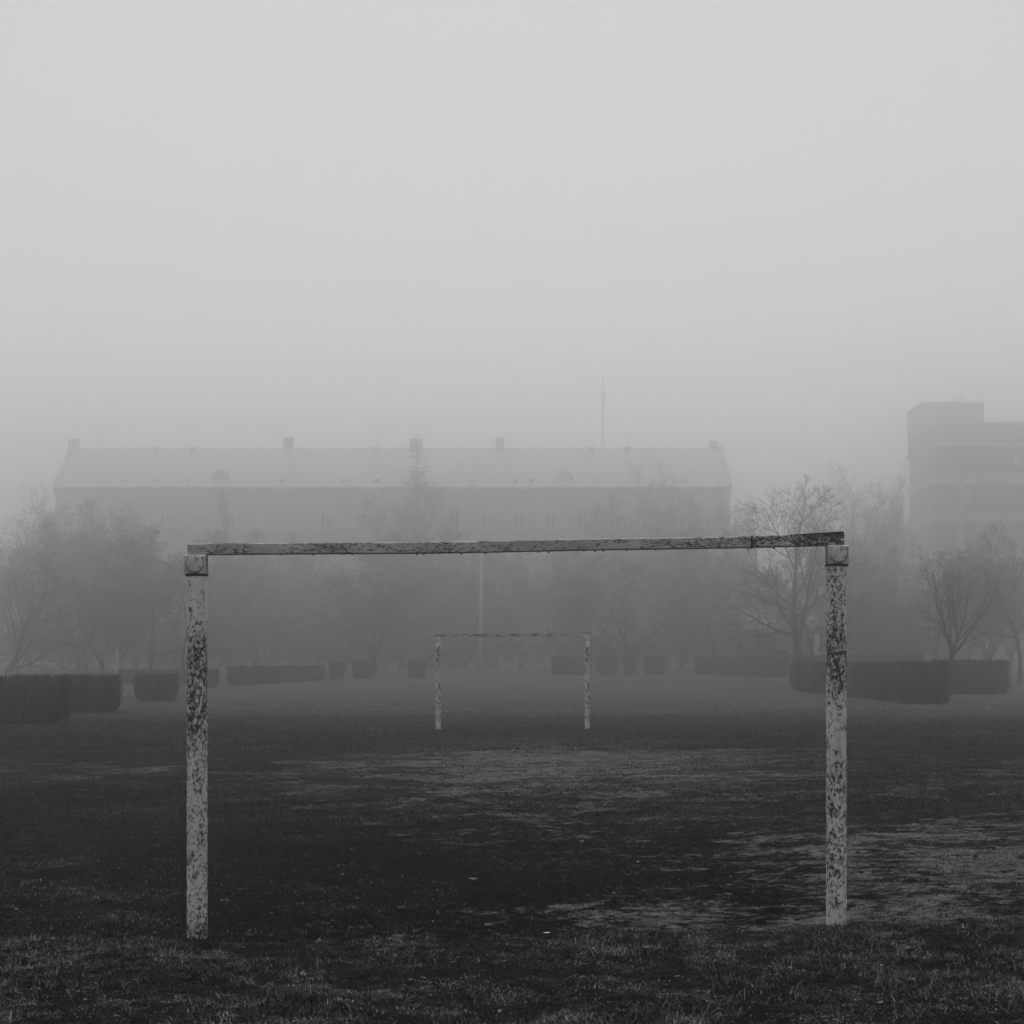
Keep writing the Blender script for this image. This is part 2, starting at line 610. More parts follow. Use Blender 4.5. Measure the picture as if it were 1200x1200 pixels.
def far_goal():
    D = 37.2
    xl, xr = at(513.6, D), at(688.2, D)
    root = empty('football_goal', (0, D, 0), 'small distant goal frame with patchy white posts in the middle of the field', 'goal')
    rnd = random.Random(8)
    tops = []
    for x, row in ((xl, 744), (xr, 742.6)):
        zb = gz(x, D)
        _, zt = at(0, D, row)
        prof = [(.063 + rnd.uniform(-.001, .001), zb - .15 + (zt - .17 - zb + .15) * k / 24) for k in range(25)]
        MB().lathe(prof, 20).build('post', M_far, root, (x, 0, 0), True)
        br = MB().box(-.058, .058, -.06, .06, -.17, -.05, .008).build('corner_bracket', M_brk, root, (x, 0, zt))
        MB().lathe([(.05, -.061), (.047, -.068), (.001, -.069)], 20, (0, 0, -.11), 'y').build('round_cap', M_brk, br)
        MB().lathe([(.066, -.178), (.068, -.172), (.062, -.168)], 20).build('collar', M_rust, br)
        tops.append(zt - .048)
    n = 30
    V, F = [], []
    for k in range(n + 1):
        t = k / n
        x = xl - .07 + (xr - xl + .14) * t
        z = tops[0] + (tops[1] - tops[0]) * t - .012 * 4 * t * (1 - t)
        V += [(x, -.036, z), (x, .036, z), (x, .036, z + .075), (x, -.036, z + .075)]
    for k in range(n):
        for i_ in range(4):
            j_ = (i_ + 1) % 4
            F.append((k * 4 + i_, k * 4 + j_, k * 4 + 4 + j_, k * 4 + 4 + i_))
    F += [(0, 1, 2, 3), tuple(n * 4 + q for q in (3, 2, 1, 0))]
    mb = MB(); mb.add(V, F); mb.build('crossbar', M_far_bar, root)


far_goal()

# ------------------------------------------------------------------ grass, leaves, clods
R = np.random.RandomState(12)


def blades(x, y, length, width, lean, shade, az=None):
    """bent blades of two pieces each; returns V, F, shade"""
    n = len(x)
    z = ground_z(x, y) - .004
    az = R.uniform(0, 2 * PI, n) if az is None else az
    d = np.stack([np.cos(az), np.sin(az), 0 * az], 1)
    s = np.stack([-np.sin(az), np.cos(az), 0 * az], 1)
    base = np.stack([x, y, z], 1)
    l1 = length * .55
    p1 = base + d * (l1 * np.sin(lean * .6))[:, None]
    p1[:, 2] += l1 * np.cos(lean * .6)
    l2 = length * .5
    le2 = np.minimum(lean * 1.5, 2.0)
    p2 = p1 + d * (l2 * np.sin(le2))[:, None]
    p2[:, 2] += l2 * np.cos(le2)
    w = (width * .5)[:, None]
    V = np.stack([base - s * w, base + s * w, p1 + s * w * .8, p1 - s * w * .8, p2], 1).reshape(-1, 3)
    o = np.arange(n)[:, None] * 5
    Q = o + np.array([[0, 1, 2, 3]])
    T = o + np.array([[3, 2, 4]])
    return V, Q, T, np.repeat(shade, 5)


def scatter(n, y0, y1, half=.40, power=1.0):
    """points in the wedge of ground in view, with room to the sides"""
    y = y0 + (y1 - y0) * R.rand(n) ** power
    x = (R.rand(n) * 2 - 1) * (half * y + 1.5)
    return x, y


GV, GQ, GT, GS = [], [], [], []
off = 0


def push(res):
    global off
    V, Q, T, Sh = res
    GV.append(V); GQ.append(Q + off); GT.append(T + off); GS.append(Sh)
    off += len(V)


def shade_of(x, y, lo, hi, seed):
    n = fbm(x * 2.2, y * 2.2, seed, 3)
    r = R.rand(len(x))
    v = lo + (hi - lo) * np.clip(.25 + 1.7 * (n - .5) + .55 * (r - .4), 0, 1.2)
    v = v * np.where(R.rand(len(x)) < .025, 3.0, 1.0)
    return v


# thick matted turf of the verge: thousands of small tufts
cx, cy = scatter(41000, 5.5, 9.9)
dens = verge_mask(cx, cy) * (.45 + 1.2 * sstep(.38, .58, fbm(cx * 2.4, cy * 2.4, 31, 4)))
k = R.rand(len(cx)) < dens
cx, cy = cx[k], cy[k]
nb = 10
big_ = fbm(cx * 1.5, cy * 1.5, 33, 3)
tl = (.014 + .030 * sstep(.35, .7, big_)) * R.uniform(.5, 1.5, len(cx))
tsh = np.clip(.012 + .24 * np.clip(fbm(cx * 3.6, cy * 5.0, 41, 5) - .45, 0, 1) + .07 * R.rand(len(cx)) ** 3, .007, .14)
x = np.repeat(cx, nb) + R.normal(0, .016, len(cx) * nb)
y = np.repeat(cy, nb) + R.normal(0, .016, len(cx) * nb)
L = np.repeat(tl, nb) * R.uniform(.5, 1.4, len(x))
sh = np.repeat(tsh, nb) * np.exp(R.normal(0, .55, len(x))) * np.where(R.rand(len(x)) < .03, 2.2, 1)
push(blades(x, y, L, R.uniform(.0025, .0050, len(x)), R.uniform(.5, 1.85, len(x)), sh * 1.2))
# longer rank tufts at the right and lower edges
tx, ty = [], []
for cx, cy, nt_ in [(1.75, 7.75, 60), (1.55, 7.95, 55), (2.0, 7.35, 60), (1.25, 7.55, 50), (2.25, 7.7, 50), (1.4, 7.15, 60), (1.9, 6.9, 60), (2.3, 7.1, 50),
                    (1.0, 7.1, 40), (.75, 6.85, 40), (-1.75, 7.2, 40), (-1.2, 7.3, 30), (-.3, 7.6, 30), (-.1, 7.25, 26), (.35, 7.5, 28), (1.65, 8.35, 40),
                    (2.1, 8.2, 40), (-2.2, 7.5, 30), (-.75, 7.0, 30), (2.5, 7.4, 40), (1.1, 8.0, 30), (-.55, 8.3, 24), (.1, 8.45, 24), (2.6, 8.6, 26)]:
    tx.append(cx + R.normal(0, .10, nt_)); ty.append(cy + R.normal(0, .09, nt_))
x = np.concatenate(tx); y = np.concatenate(ty)
push(blades(x, y, R.uniform(.03, .105, len(x)) * np.where(x > .6, 1, .7), R.uniform(.003, .006, len(x)), R.uniform(.5, 1.8, len(x)), R.uniform(.03, .15, len(x))))
# stubble and scattered tufts beyond the goal line


def tufts(n, y0, y1, power, freq, nb, spread, lmin, lmax, w0, w1, thin, seed, simple_=False):
    cx, cy = scatter(n, y0, y1, .40, power)
    d_ = (1 - verge_mask(cx, cy)) * (1 - thin * worn_mask(cx, cy)) * (1 - .6 * sstep(.25, .7, bare_mask(cx, cy)))
    d_ = d_ * (.3 + 1.1 * sstep(.42, .58, fbm(cx * freq * .6, cy * freq, seed, 4)))
    k_ = R.rand(len(cx)) < d_
    cx, cy = cx[k_], cy[k_]
    sh_ = np.clip(.009 + .16 * np.clip(fbm(cx * freq * .8, cy * freq * 1.3, seed + 5, 4) - .42, 0, 1) + .10 * R.rand(len(cx)) ** 3, .006, .13)
    sh_ = sh_ * (1 + 1.8 * lawn_mask(cx, cy))
    L_ = R.uniform(lmin, lmax, len(cx))
    x = np.repeat(cx, nb) + R.normal(0, spread, len(cx) * nb)
    y = np.repeat(cy, nb) + R.normal(0, spread, len(cx) * nb)
    L2 = np.repeat(L_, nb) * R.uniform(.5, 1.4, len(x)); w2 = R.uniform(w0, w1, len(x))
    sh2 = np.repeat(sh_, nb) * np.exp(R.normal(0, .5, len(x)))
    if not simple_:
        push(blades(x, y, L2, w2, R.uniform(.3, 1.6, len(x)), sh2))
        return
    global off                                            # far off: one triangle each
    n_ = len(x)
    z = ground_z(x, y) - .004
    az = R.uniform(0, 2 * PI, n_); le = R.uniform(.1, 1.2, n_)
    b0 = np.stack([x, y, z], 1)
    sd_ = np.stack([np.cos(az), np.sin(az), 0 * az], 1) * (w2 * .5)[:, None]
    az2 = R.uniform(0, 2 * PI, n_)
    tip = b0 + np.stack([np.cos(az2) * np.sin(le), np.sin(az2) * np.sin(le), np.cos(le)], 1) * L2[:, None]
    GV.append(np.stack([b0 - sd_, b0 + sd_, tip], 1).reshape(-1, 3))
    GT.append(np.arange(n_ * 3).reshape(-1, 3) + off); GS.append(np.repeat(sh2, 3)); off += n_ * 3


tufts(74000, 9.0, 17, 1.15, 1.9, 4, .014, .010, .030, .0035, .0075, .55, 35)
tufts(76000, 16, 30, 1.2, 1.2, 3, .03, .016, .045, .008, .016, .45, 37, True)
tufts(70000, 28, 62, 1.25, .8, 3, .06, .03, .07, .018, .035, .2, 39, True)
# tufts grown up round the feet of the posts
px_ = np.concatenate([2.04 + R.normal(0, .11, 150), -1.98 + R.normal(0, .12, 70)])
py_ = np.concatenate([9.26 + R.normal(0, .05, 150), 9.30 + R.normal(0, .05, 70)])
push(blades(px_, py_, R.uniform(.02, .06, 220), R.uniform(.003, .006, 220), R.uniform(.2, 1.3, 220), R.uniform(.01, .06, 220)))
me = make_mesh('grass', np.concatenate(GV), [np.concatenate(GQ), np.concatenate(GT)], M_grass, False, {'shade': np.clip(np.concatenate(GS), .006, .35)})
tag(link('grass', me), 'short matted winter grass covering the field around the goal', 'grass', kind='stuff')

# fallen leaves, small
n = 420
x, y = scatter(n, 6.4, 24, .40, 1.6)
z = ground_z(x, y)
V, F = [], []
for q in range(n):
    s = R.uniform(.010, .026); az = R.uniform(0, 2 * PI); cu = R.uniform(-.3, .9); t = R.uniform(-.35, .35)
    pts = [(-1, 0, 0), (-.35, .5, cu * .3), (.45, .42, cu * .35), (1.1, 0, .1), (.45, -.42, cu * .35), (-.35, -.5, cu * .3), (0, 0, -.05)]
    ca, sa = math.cos(az), math.sin(az)
    b0 = len(V)
    for (px, py, pz) in pts:
        V.append((x[q] + s * (px * ca - py * sa), y[q] + s * (px * sa + py * ca), z[q] + .008 + s * (pz + px * t * .5)))
    F += [(b0 + i_, b0 + (i_ + 1) % 6, b0 + 6) for i_ in range(6)]
tag(link('leaf_litter', make_mesh('leaf_litter', V, F, M_leaf)), 'small curled dry leaves littered over the dark soil', 'leaves', kind='stuff')

# clods of soil
n = 1500
x, y = scatter(n, 6.6, 22, .40, 1.3)
z = ground_z(x, y)
ico = [(0, 0, 1), (.9, 0, .3), (.28, .85, .3), (-.72, .53, .3), (-.72, -.53, .3), (.28, -.85, .3), (.72, .53, -.4), (-.28, .85, -.4), (-.9, 0, -.4), (-.28, -.85, -.4), (.72, -.53, -.4)]
icf = [(0, 1, 2), (0, 2, 3), (0, 3, 4), (0, 4, 5), (0, 5, 1), (1, 6, 2), (2, 7, 3), (3, 8, 4), (4, 9, 5), (5, 10, 1), (2, 6, 7), (3, 7, 8), (4, 8, 9), (5, 9, 10), (1, 10, 6)]
V, F = [], []
for q in range(n):
    s = .006 + .018 * R.rand() ** 2.2
    b0 = len(V)
    for p in ico:
        V.append((x[q] + s * p[0] * R.uniform(.7, 1.5), y[q] + s * p[1] * R.uniform(.7, 1.4), z[q] + s * .5 * (p[2] * R.uniform(.6, 1.1) + .3)))
    F += [tuple(b0 + i_ for i_ in f) for f in icf]
tag(link('soil_clods', make_mesh('soil_clods', V, F, M_clod)), 'small dark clods of soil kicked up over the field', 'soil', kind='stuff')


def curled_leaf(name, px, row, s, az, mat, label, cat, flat=1.0):
    d = (EYE) * FPX / (row - HZ)
    x = at(px, d)
    V, F = [], []
    nu, nv = 6, 4
    rr = random.Random(px)
    for u in range(nu + 1):
        t = u / nu
        w = math.sin(PI * min(1, max(.06, t))) ** .7 * .48
        for v in range(nv + 1):
            q = v / nv * 2 - 1
            V.append(((t - .5) * 2 * s, q * w * s * 2, s * (.35 * q * q + .25 * (t - .5) ** 2 * 4 + rr.uniform(-.05, .05)) * flat))
    m_ = nv + 1
    for u in range(nu):
        for v in range(nv):
            F.append((u * m_ + v, u * m_ + v + 1, (u + 1) * m_ + v + 1, (u + 1) * m_ + v))
    o = link(name, make_mesh(name, V, F, mat, True), None, (x, d, gz(x, d) + .008))
    o.rotation_euler = (0, 0, az)
    tag(o, label, cat)


curled_leaf('paper_scrap', 682, 985, .022, .2, M_paper, 'tiny bright white scrap on the dark soil right of the field centre', 'litter', .5)
curled_leaf('paper_scrap', 641, 1092.5, .022, .1, M_paper, 'white flat scrap lying in the goal mouth near the front turf edge', 'litter', .35)
curled_leaf('paper_scrap', 747, 1011, .018, 1.2, M_paper, 'tiny pale speck of litter on the soil, farther right than the white scraps', 'litter', .6)
curled_leaf('fallen_leaf', 554, 1029, .045, .3, M_leaf, 'pale fallen leaf lying alone in the middle of the goal mouth', 'leaf')
curled_leaf('fallen_leaf', 471, 1061, .030, .9, M_leaf, 'small curled leaf behind the grey stone left of centre', 'leaf')
curled_leaf('fallen_leaf', 573, 1083, .036, -.5, M_leaf, 'curled leaf between the grey stone and the white flat scrap', 'leaf')
curled_leaf('fallen_leaf', 1127, 1092, .030, .4, M_leaf, 'pale curled leaf on the turf right of the right goal post', 'leaf')
curled_leaf('fallen_leaf', 758, 1122, .030, .2, M_leaf, 'pale leaf in the front turf right of the centre', 'leaf')


def stone(px, row, sx, sy, sz, label):
    d = EYE * FPX / (row - HZ); x = at(px, d)
    V, F = [], []
    n, mm = 12, 6
    rr = random.Random(int(px))
    for k in range(mm + 1):
        ph = PI * k / mm
        for i_ in range(n):
            a_ = 2 * PI * i_ / n
            q = rr.uniform(.9, 1.1)
            V.append((sx * math.sin(ph) * math.cos(a_) * q, sy * math.sin(ph) * math.sin(a_) * q, sz * math.cos(ph)))
    for k in range(mm):
        for i_ in range(n):
            j_ = (i_ + 1) % n
            F.append((k * n + i_, k * n + j_, (k + 1) * n + j_, (k + 1) * n + i_))
    o = link('stone', make_mesh('stone', V, F, M_stone, True), None, (x, d, gz(x, d) + sz * .3))
    o.rotation_euler = (0, .1, .3)
    tag(o, label, 'stone')


stone(466, 1093, .040, .03, .02, 'flat grey stone on the soil left of the goal centre')
stone(860, 972, .03, .025, .018, 'small round pale stone on the dark soil right of centre')


def stick(px, row, length, az, r, label):
    d = EYE * FPX / (row - HZ); x = at(px, d)
    P_ = []
    rr = random.Random(int(px + row))
    for k in range(7):
        t = k / 6 - .5
        P_.append(Vector((math.cos(az) * t * length, math.sin(az) * t * length + rr.uniform(-.02, .02) * length, .012 + rr.uniform(0, .015))))
    V, F = tubes([p[:] for p in P_[:-1]], [p[:] for p in P_[1:]], [r] * 6, [r * .8] * 6, 6)
    o = link('stick', make_mesh('stick', V, F, M_stick, True), None, (x, d, gz(x, d)))
    tag(o, label, 'stick')


stick(703, 996, .18, .05, .004, 'thin pale dead stem lying on the soil just below the tiny white scrap')
stick(812, 1005, .14, -.15, .006, 'short pale stick on the soil right of the field centre')
stick(478, 983, .11, .1, .005, 'short pale twig on the soil left of the field centre')


# ------------------------------------------------------------------ bare trees
def rot_to(d, ang, az):
    d = d.normalized()
    u = d.orthogonal().normalized()
    v = d.cross(u)
    s = u * math.cos(az) + v * math.sin(az)
    return (d * math.cos(ang) + s * math.sin(ang)).normalized()


def grow_tree(seed, H, r0, trunk_frac=.3, nch=(9, 7, 6, 4), ang=(55, 45, 45, 45), ratio=(.55, .5, .5, .55), up=.12, lean=(0, 0), wob=.10,
              stems=1, stem_ang=25, stem_at=.18, crown_len=.9, limbs=(), rmin=.006):
    rr = random.Random(seed)
    segs = []                                              # (p0, p1, r0, r1, level)

    def branch(p, d, L, r, lev, lv_max, tmin):
        n = (9, 6, 4, 3, 2)[min(lev, 4)]
        st = L / n
        pts = [p.copy()]; rad = [r]
        dd = d.normalized()
        az0 = rr.uniform(0, 6.28)
        for k in range(n):
            dd = (dd + Vector((rr.gauss(0, wob), rr.gauss(0, wob), rr.gauss(0, wob) + up * (.4 if lev == 0 else 1) * (1 if lev < 3 else .4)))).normalized()
            q = pts[-1] + dd * st
            rn = max(rmin, r * (1 - .82 * (k + 1) / n))
            segs.append((tuple(pts[-1]), tuple(q), rad[-1], rn, lev))
            pts.append(q); rad.append(rn)
        if lev >= lv_max: return
        m_ = nch[min(lev, len(nch) - 1)]
        for c_ in range(m_):
            t = tmin + (1 - tmin) * (c_ + rr.random()) / m_
            t = min(t, .985)
            k = min(int(t * n), n - 1); f_ = t * n - k
            q = pts[k].lerp(pts[k + 1], f_)
            dl = (pts[k + 1] - pts[k])
            az0 += 2.4 + rr.uniform(-.5, .5)
            a_ = math.radians(ang[min(lev, len(ang) - 1)] * rr.uniform(.7, 1.25))
            LL = L * ratio[min(lev, len(ratio) - 1)] * (1.15 - .6 * (t - tmin) / max(1e-3, 1 - tmin)) * rr.uniform(.7, 1.2)
            rb = max(rmin, (rad[k] * (1 - f_) + rad[k + 1] * f_) * rr.uniform(.45, .68))
            branch(q, rot_to(dl, a_, az0), LL, rb, lev + 1, lv_max, .2)

    lv = len(nch)
    d0 = Vector((lean[0], lean[1], 1))
    if stems == 1:
        branch(Vector((0, 0, 0)), d0, H * crown_len, r0, 0, lv, trunk_frac)
    else:
        h0 = H * stem_at
        k = 4
        p = Vector((0, 0, 0))
        for q in range(k):
            pn = p + d0.normalized() * h0 / k
            segs.append((tuple(p), tuple(pn), r0 * (1 - .06 * q), r0 * (1 - .06 * (q + 1)), 0)); p = pn
        az = rr.uniform(0, 6.28)
        for q in range(stems):
            az += 2 * PI / stems + rr.uniform(-.4, .4)
            a_ = math.radians(stem_ang * rr.uniform(.55, 1.3))
            branch(p - Vector((0, 0, h0 * .25 * rr.random())), rot_to(d0, a_, az), (H - h0) * rr.uniform(.78, 1.05), r0 * rr.uniform(.5, .72), 0 if False else 1, lv, .15)
    for (t, dx, dy, dz, L, r) in limbs:
        q = Vector((lean[0] * H * t, lean[1] * H * t, H * t * crown_len))
        branch(q, Vector((dx, dy, dz)), L, r, 1, lv, .25)
    return segs


def seg_mesh(name, segs, mat, kmap):
    Vs, Fs, o = [], [], 0
    byk = {}
    for s in segs:
        byk.setdefault(kmap[min(s[4], len(kmap) - 1)], []).append(s)
    for k, L in byk.items():
        V, F = tubes([s[0] for s in L], [s[1] for s in L], [s[2] for s in L], [s[3] for s in L], k)
        Vs.append(V); Fs.append(F + o); o += len(V)
    return make_mesh(name, np.concatenate(Vs), Fs, mat, True)


class TreeKind:
    def __init__(s, H, mat_t, mat_c, **kw):
        segs = grow_tree(H=H, **kw)
        tops = sorted(q[1][2] for q in segs)
        s.H = tops[int(len(tops) * .998)]
        s.trunk = seg_mesh('trunk', [q for q in segs if q[4] <= 1], mat_t, (8, 6, 4, 3, 3))
        s.crown = seg_mesh('crown', [q for q in segs if q[4] > 1], mat_c, (8, 6, 4, 3, 3))


def put_tree(kind, px, d, top_row, label, group=None, name='bare_tree', rz=0.0, sxy=1.0, cat='tree', whitewash=None):
    d = far(d)
    x = at(px, d)
    zb = gz(x, d)
    _, zt = at(px, d, top_row)
    s = (zt - zb) / kind.H
    r = empty(name, (x, d, zb - .03), label, cat, group, rz)
    for nm, me_ in (('trunk', kind.trunk), ('crown', kind.crown)):
        o = link(nm, me_, r)
        o.scale = (s * sxy, s * sxy, s)
    if whitewash:
        rad, hh = whitewash
        MB().lathe([(rad * 1.25, 0), (rad * 1.05, hh * .3), (rad, hh)], 12).build('whitewash', M_lime, r)
    return r


# individual trees near the field
K1 = TreeKind(13, M_bark, M_twig, seed=21, r0=.30, trunk_frac=.30, nch=(10, 7, 6, 4), ang=(52, 46, 44, 45), ratio=(.50, .52, .5, .55), up=.10,
              limbs=((.30, -1, .1, .12, 5.2, .13), (.42, -.8, -.2, .5, 5.2, .12), (.26, .25, 0, 1, 8.5, .19)), wob=.09, rmin=.010)
K3 = TreeKind(7.8, M_bark, M_twig, seed=7, r0=.14, nch=(6, 7, 7, 4), ang=(30, 34, 36, 40), ratio=(.5, .55, .5, .5), up=.14, stems=6, stem_ang=34, stem_at=.33, wob=.07, rmin=.006)
K4 = TreeKind(10, M_bark, M_twig, seed=33, r0=.18, trunk_frac=.22, nch=(10, 8, 6, 4), ang=(58, 48, 45, 45), ratio=(.55, .52, .5, .5), up=.08, wob=.1, rmin=.009)
K5 = TreeKind(7.5, M_bark, M_twig, seed=15, r0=.17, trunk_frac=.25, nch=(9, 8, 6, 4), ang=(48, 48, 45, 45), ratio=(.55, .5, .5, .5), up=.10, lean=(.12, 0), wob=.12,
              limbs=((.10, 1, .1, .12, 3.4, .10), (.12, .75, -.2, .6, 3.6, .09)), rmin=.007)
K6 = TreeKind(5.2, M_bark, M_twig, seed=5, r0=.14, trunk_frac=.28, nch=(9, 8, 6, 4), ang=(66, 55, 50, 50), ratio=(.62, .5, .5, .5), up=.04, wob=.13, rmin=.007)
K7 = TreeKind(7.0, M_bark, M_twig, seed=52, r0=.11, trunk_frac=.45, nch=(5, 4, 4, 3), ang=(30, 40, 45, 45), ratio=(.4, .5, .5, .5), up=.03, lean=(-.24, 0), wob=.11, rmin=.006)
# background kinds, shared
KB = [TreeKind(18, M_bark_far, M_twig, seed=101, r0=.34, trunk_frac=.16, nch=(18, 11, 8, 7), ang=(48, 46, 48, 50), ratio=(.46, .5, .5, .5), up=.07, rmin=.013),
      TreeKind(18, M_bark_far, M_twig, seed=102, r0=.30, nch=(8, 13, 10, 8), ang=(36, 44, 48, 50), ratio=(.5, .46, .5, .5), up=.06, stems=7, stem_ang=30, stem_at=.14, rmin=.013),
      TreeKind(12, M_bark_far, M_twig, seed=103, r0=.22, trunk_frac=.15, nch=(15, 10, 8, 7), ang=(62, 52, 50, 50), ratio=(.52, .5, .5, .5), up=.04, rmin=.011)]
KP = TreeKind(20, M_bark_far, M_twig, seed=104, r0=.28, trunk_frac=.12, nch=(26, 8, 6), ang=(20, 22, 30), ratio=(.24, .45, .5), up=.2, rmin=.014)
KS = TreeKind(4.2, M_bark_far, M_twig, seed=105, r0=.07, nch=(5, 9, 8, 5), ang=(40, 42, 45, 45), ratio=(.5, .55, .5, .5), up=.05, stems=8, stem_ang=48, stem_at=.03, wob=.12, rmin=.011)

put_tree(K1, 936, 100, 562, 'tall bare tree with forked trunk behind the right goal post', rz=0)
put_tree(K3, 1115, 73, 640, 'vase-shaped bare tree with many upright stems behind the right hedge', rz=.4)
put_tree(K4, 1194, 100, 608, 'spreading bare tree cut off by the right edge of the picture', rz=1.0)
put_tree(K5, 6, 104, 636, 'leaning bare tree with a low crooked limb at the left edge of the picture')
put_tree(K6, 121, 116, 688, 'low round bare tree behind the left hedge', sxy=1.15)
put_tree(K7, 216, 100, 640, 'slender leaning bare tree just left of the left goal post')
put_tree(KB[0], 137, 119, 645, 'bare tree with whitewashed trunk behind the left hedge', whitewash=(.17, 2.3))
put_tree(KB[2], 957, 112, 640, 'bare tree with whitewashed trunk between the forked tree and the right goal post', whitewash=(.2, 3.5))
put_tree(KB[1], 992, 150, 548, 'big dense round-topped tree faint in the fog right of the right goal post', rz=.7, sxy=.8)
put_tree(KB[0], 1058, 168, 560, 'thin faint tree against the left edge of the concrete block', rz=2.0, sxy=.5)
put_tree(KP, 258, 158, 578, 'narrow faint poplar rising just right of the left goal post', name='poplar_tree', sxy=.75)
put_tree(KB[2], 527, 160, 552, 'small-topped faint tree right of the spruce in front of the apartment building', rz=1.2, sxy=.8)
put_tree(KB[1], 784, 156, 545, 'large faint tree in front of the right part of the apartment roof', rz=.2, sxy=.95)
put_tree(KB[0], 868, 148, 590, 'faint tree against the right corner of the apartment building', rz=2.6, sxy=.6)
put_tree(KB[1], 35, 142, 572, 'faint tree left of the apartment building near the picture edge', rz=1.9, sxy=.9)
put_tree(KB[0], 160, 142, 584, 'faint broad tree in front of the left end of the apartment building', rz=.9, sxy=1.1)
put_tree(KB[1], 92, 134, 594, 'faint dense tree below the left corner of the apartment roof', rz=2.9, sxy=1.1)
put_tree(KB[0], 1012, 128, 640, 'dim tree just right of the right goal post, below the round-topped tree', rz=3.3, sxy=1.0)
GBK = 'dim bare trees merging in front of the apartment building'
LBK = 'dim bare tree in the fog in front of the apartment building'
rr = random.Random(77)
for px, d, row, kk in ((215, 140, 640, 2), (300, 135, 668, 2), (345, 150, 640, 0), (405, 140, 690, 2), (440, 128, 668, 1), (500, 150, 645, 0), (545, 142, 690, 2),
                       (610, 150, 668, 2), (655, 152, 640, 1), (700, 140, 655, 0), (742, 128, 668, 2), (800, 140, 640, 1), (842, 134, 650, 0), (270, 146, 655, 1), (470, 145, 655, 2),
                       (375, 152, 655, 1), (580, 156, 650, 0), (765, 150, 640, 2)):
    put_tree(KB[kk], px, d, row - 20, LBK, GBK, rz=rr.uniform(0, 6), sxy=rr.uniform(1.0, 1.35))
for px, d, row, kk, lab in ((100, 130, 608, 0, 'dim tree rising directly behind the low round bare tree'),
                            (176, 122, 622, 2, 'dim spreading bare tree between the whitewashed trunk and the slender leaning tree'), (22, 128, 632, 2, 'dim low-branching tree behind the leaning tree at the left edge')):
    put_tree(KB[kk], px, d, row, lab, 'dim bare trees on the left side', rz=rr.uniform(0, 6), sxy=1.1)
for px, d, row, kk in ((1095, 126, 645, 2), (1160, 124, 640, 1), (1130, 135, 628, 0), (1035, 130, 650, 2), (1075, 140, 655, 2), (1150, 150, 650, 0), (1185, 140, 660, 1), (905, 140, 665, 2)):
    put_tree(KB[kk], px, d, row, 'dim bare tree in the fog below the concrete block', 'dim bare trees on the right side', rz=rr.uniform(0, 6), sxy=rr.uniform(1.0, 1.3))
for q in range(42):
    px = -10 + q * 27 + rr.uniform(-8, 8)
    d = rr.uniform(136, 164)
    put_tree(KS, px, d, rr.uniform(712, 748), 'bare twiggy shrub in the dim belt along the far side of the field', 'bare shrubs in the dim belt behind the field',
             name='bare_shrub', rz=rr.uniform(0, 6), sxy=rr.uniform(1.1, 1.7), cat='shrub')


# ------------------------------------------------------------------ spruce and evergreen
def spruce(px, d, top_row, label):
    d = far(d)
    x = at(px, d); zb = gz(x, d); _, zt = at(px, d, top_row)
    H = zt - zb
    root = empty('spruce_tree', (x, d, zb - .03), label, 'tree')
    MB().lathe([(.36, 0), (.25, H * .4), (.10, H * .8), (.015, H)], 10).build('trunk', M_bark_far, root, None, True)
    rs = np.random.RandomState(3)
    V, F = [], []
    P0, P1, R0, R1 = [], [], [], []
    z = 1.2
    while z < H - .3:
        t = z / H
        Lm = .35 + 11.0 * (1 - t) ** .92
        for k in range(rs.randint(4, 7)):
            az = rs.uniform(0, 2 * PI)
            L = Lm * rs.uniform(.6, 1.1)
            dv = np.array([math.cos(az), math.sin(az), -.22 + .5 * t])
            a_ = np.array([0, 0, z + rs.uniform(-.2, .2)])
            e = a_ + dv * L
            P0.append(a_); P1.append(e); R0.append(.035); R1.append(.01)
            side = np.array([-math.sin(az), math.cos(az), 0])
            m_ = int(3 + L * 2.2)
            for q in range(m_):
                f_ = rs.uniform(.15, 1)
                c_ = a_ + dv * L * f_
                w = rs.uniform(.2, .8) * (1.15 - f_)
                sg = side * rs.choice([-1, 1]) * (w + .18) + dv * .25 + np.array([0, 0, -rs.uniform(.05, .4)])
                th = np.array([0, 0, -.12]) + dv * .05
                b0 = len(V)
                V += [tuple(c_), tuple(c_ + th), tuple(c_ + sg)]
                F.append((b0, b0 + 1, b0 + 2))
        z += .75 + .35 * (1 - t)
    TV, TF = tubes(P0, P1, R0, R1, 3)
    nv = len(V)
    V = np.concatenate([np.array(V), TV])
    me_ = make_mesh('foliage', V, [np.array(F), TF + nv], M_needle)
    link('crown', me_, root)


spruce(488, 168, 505, 'tall pointed spruce rising in front of the apartment roof')


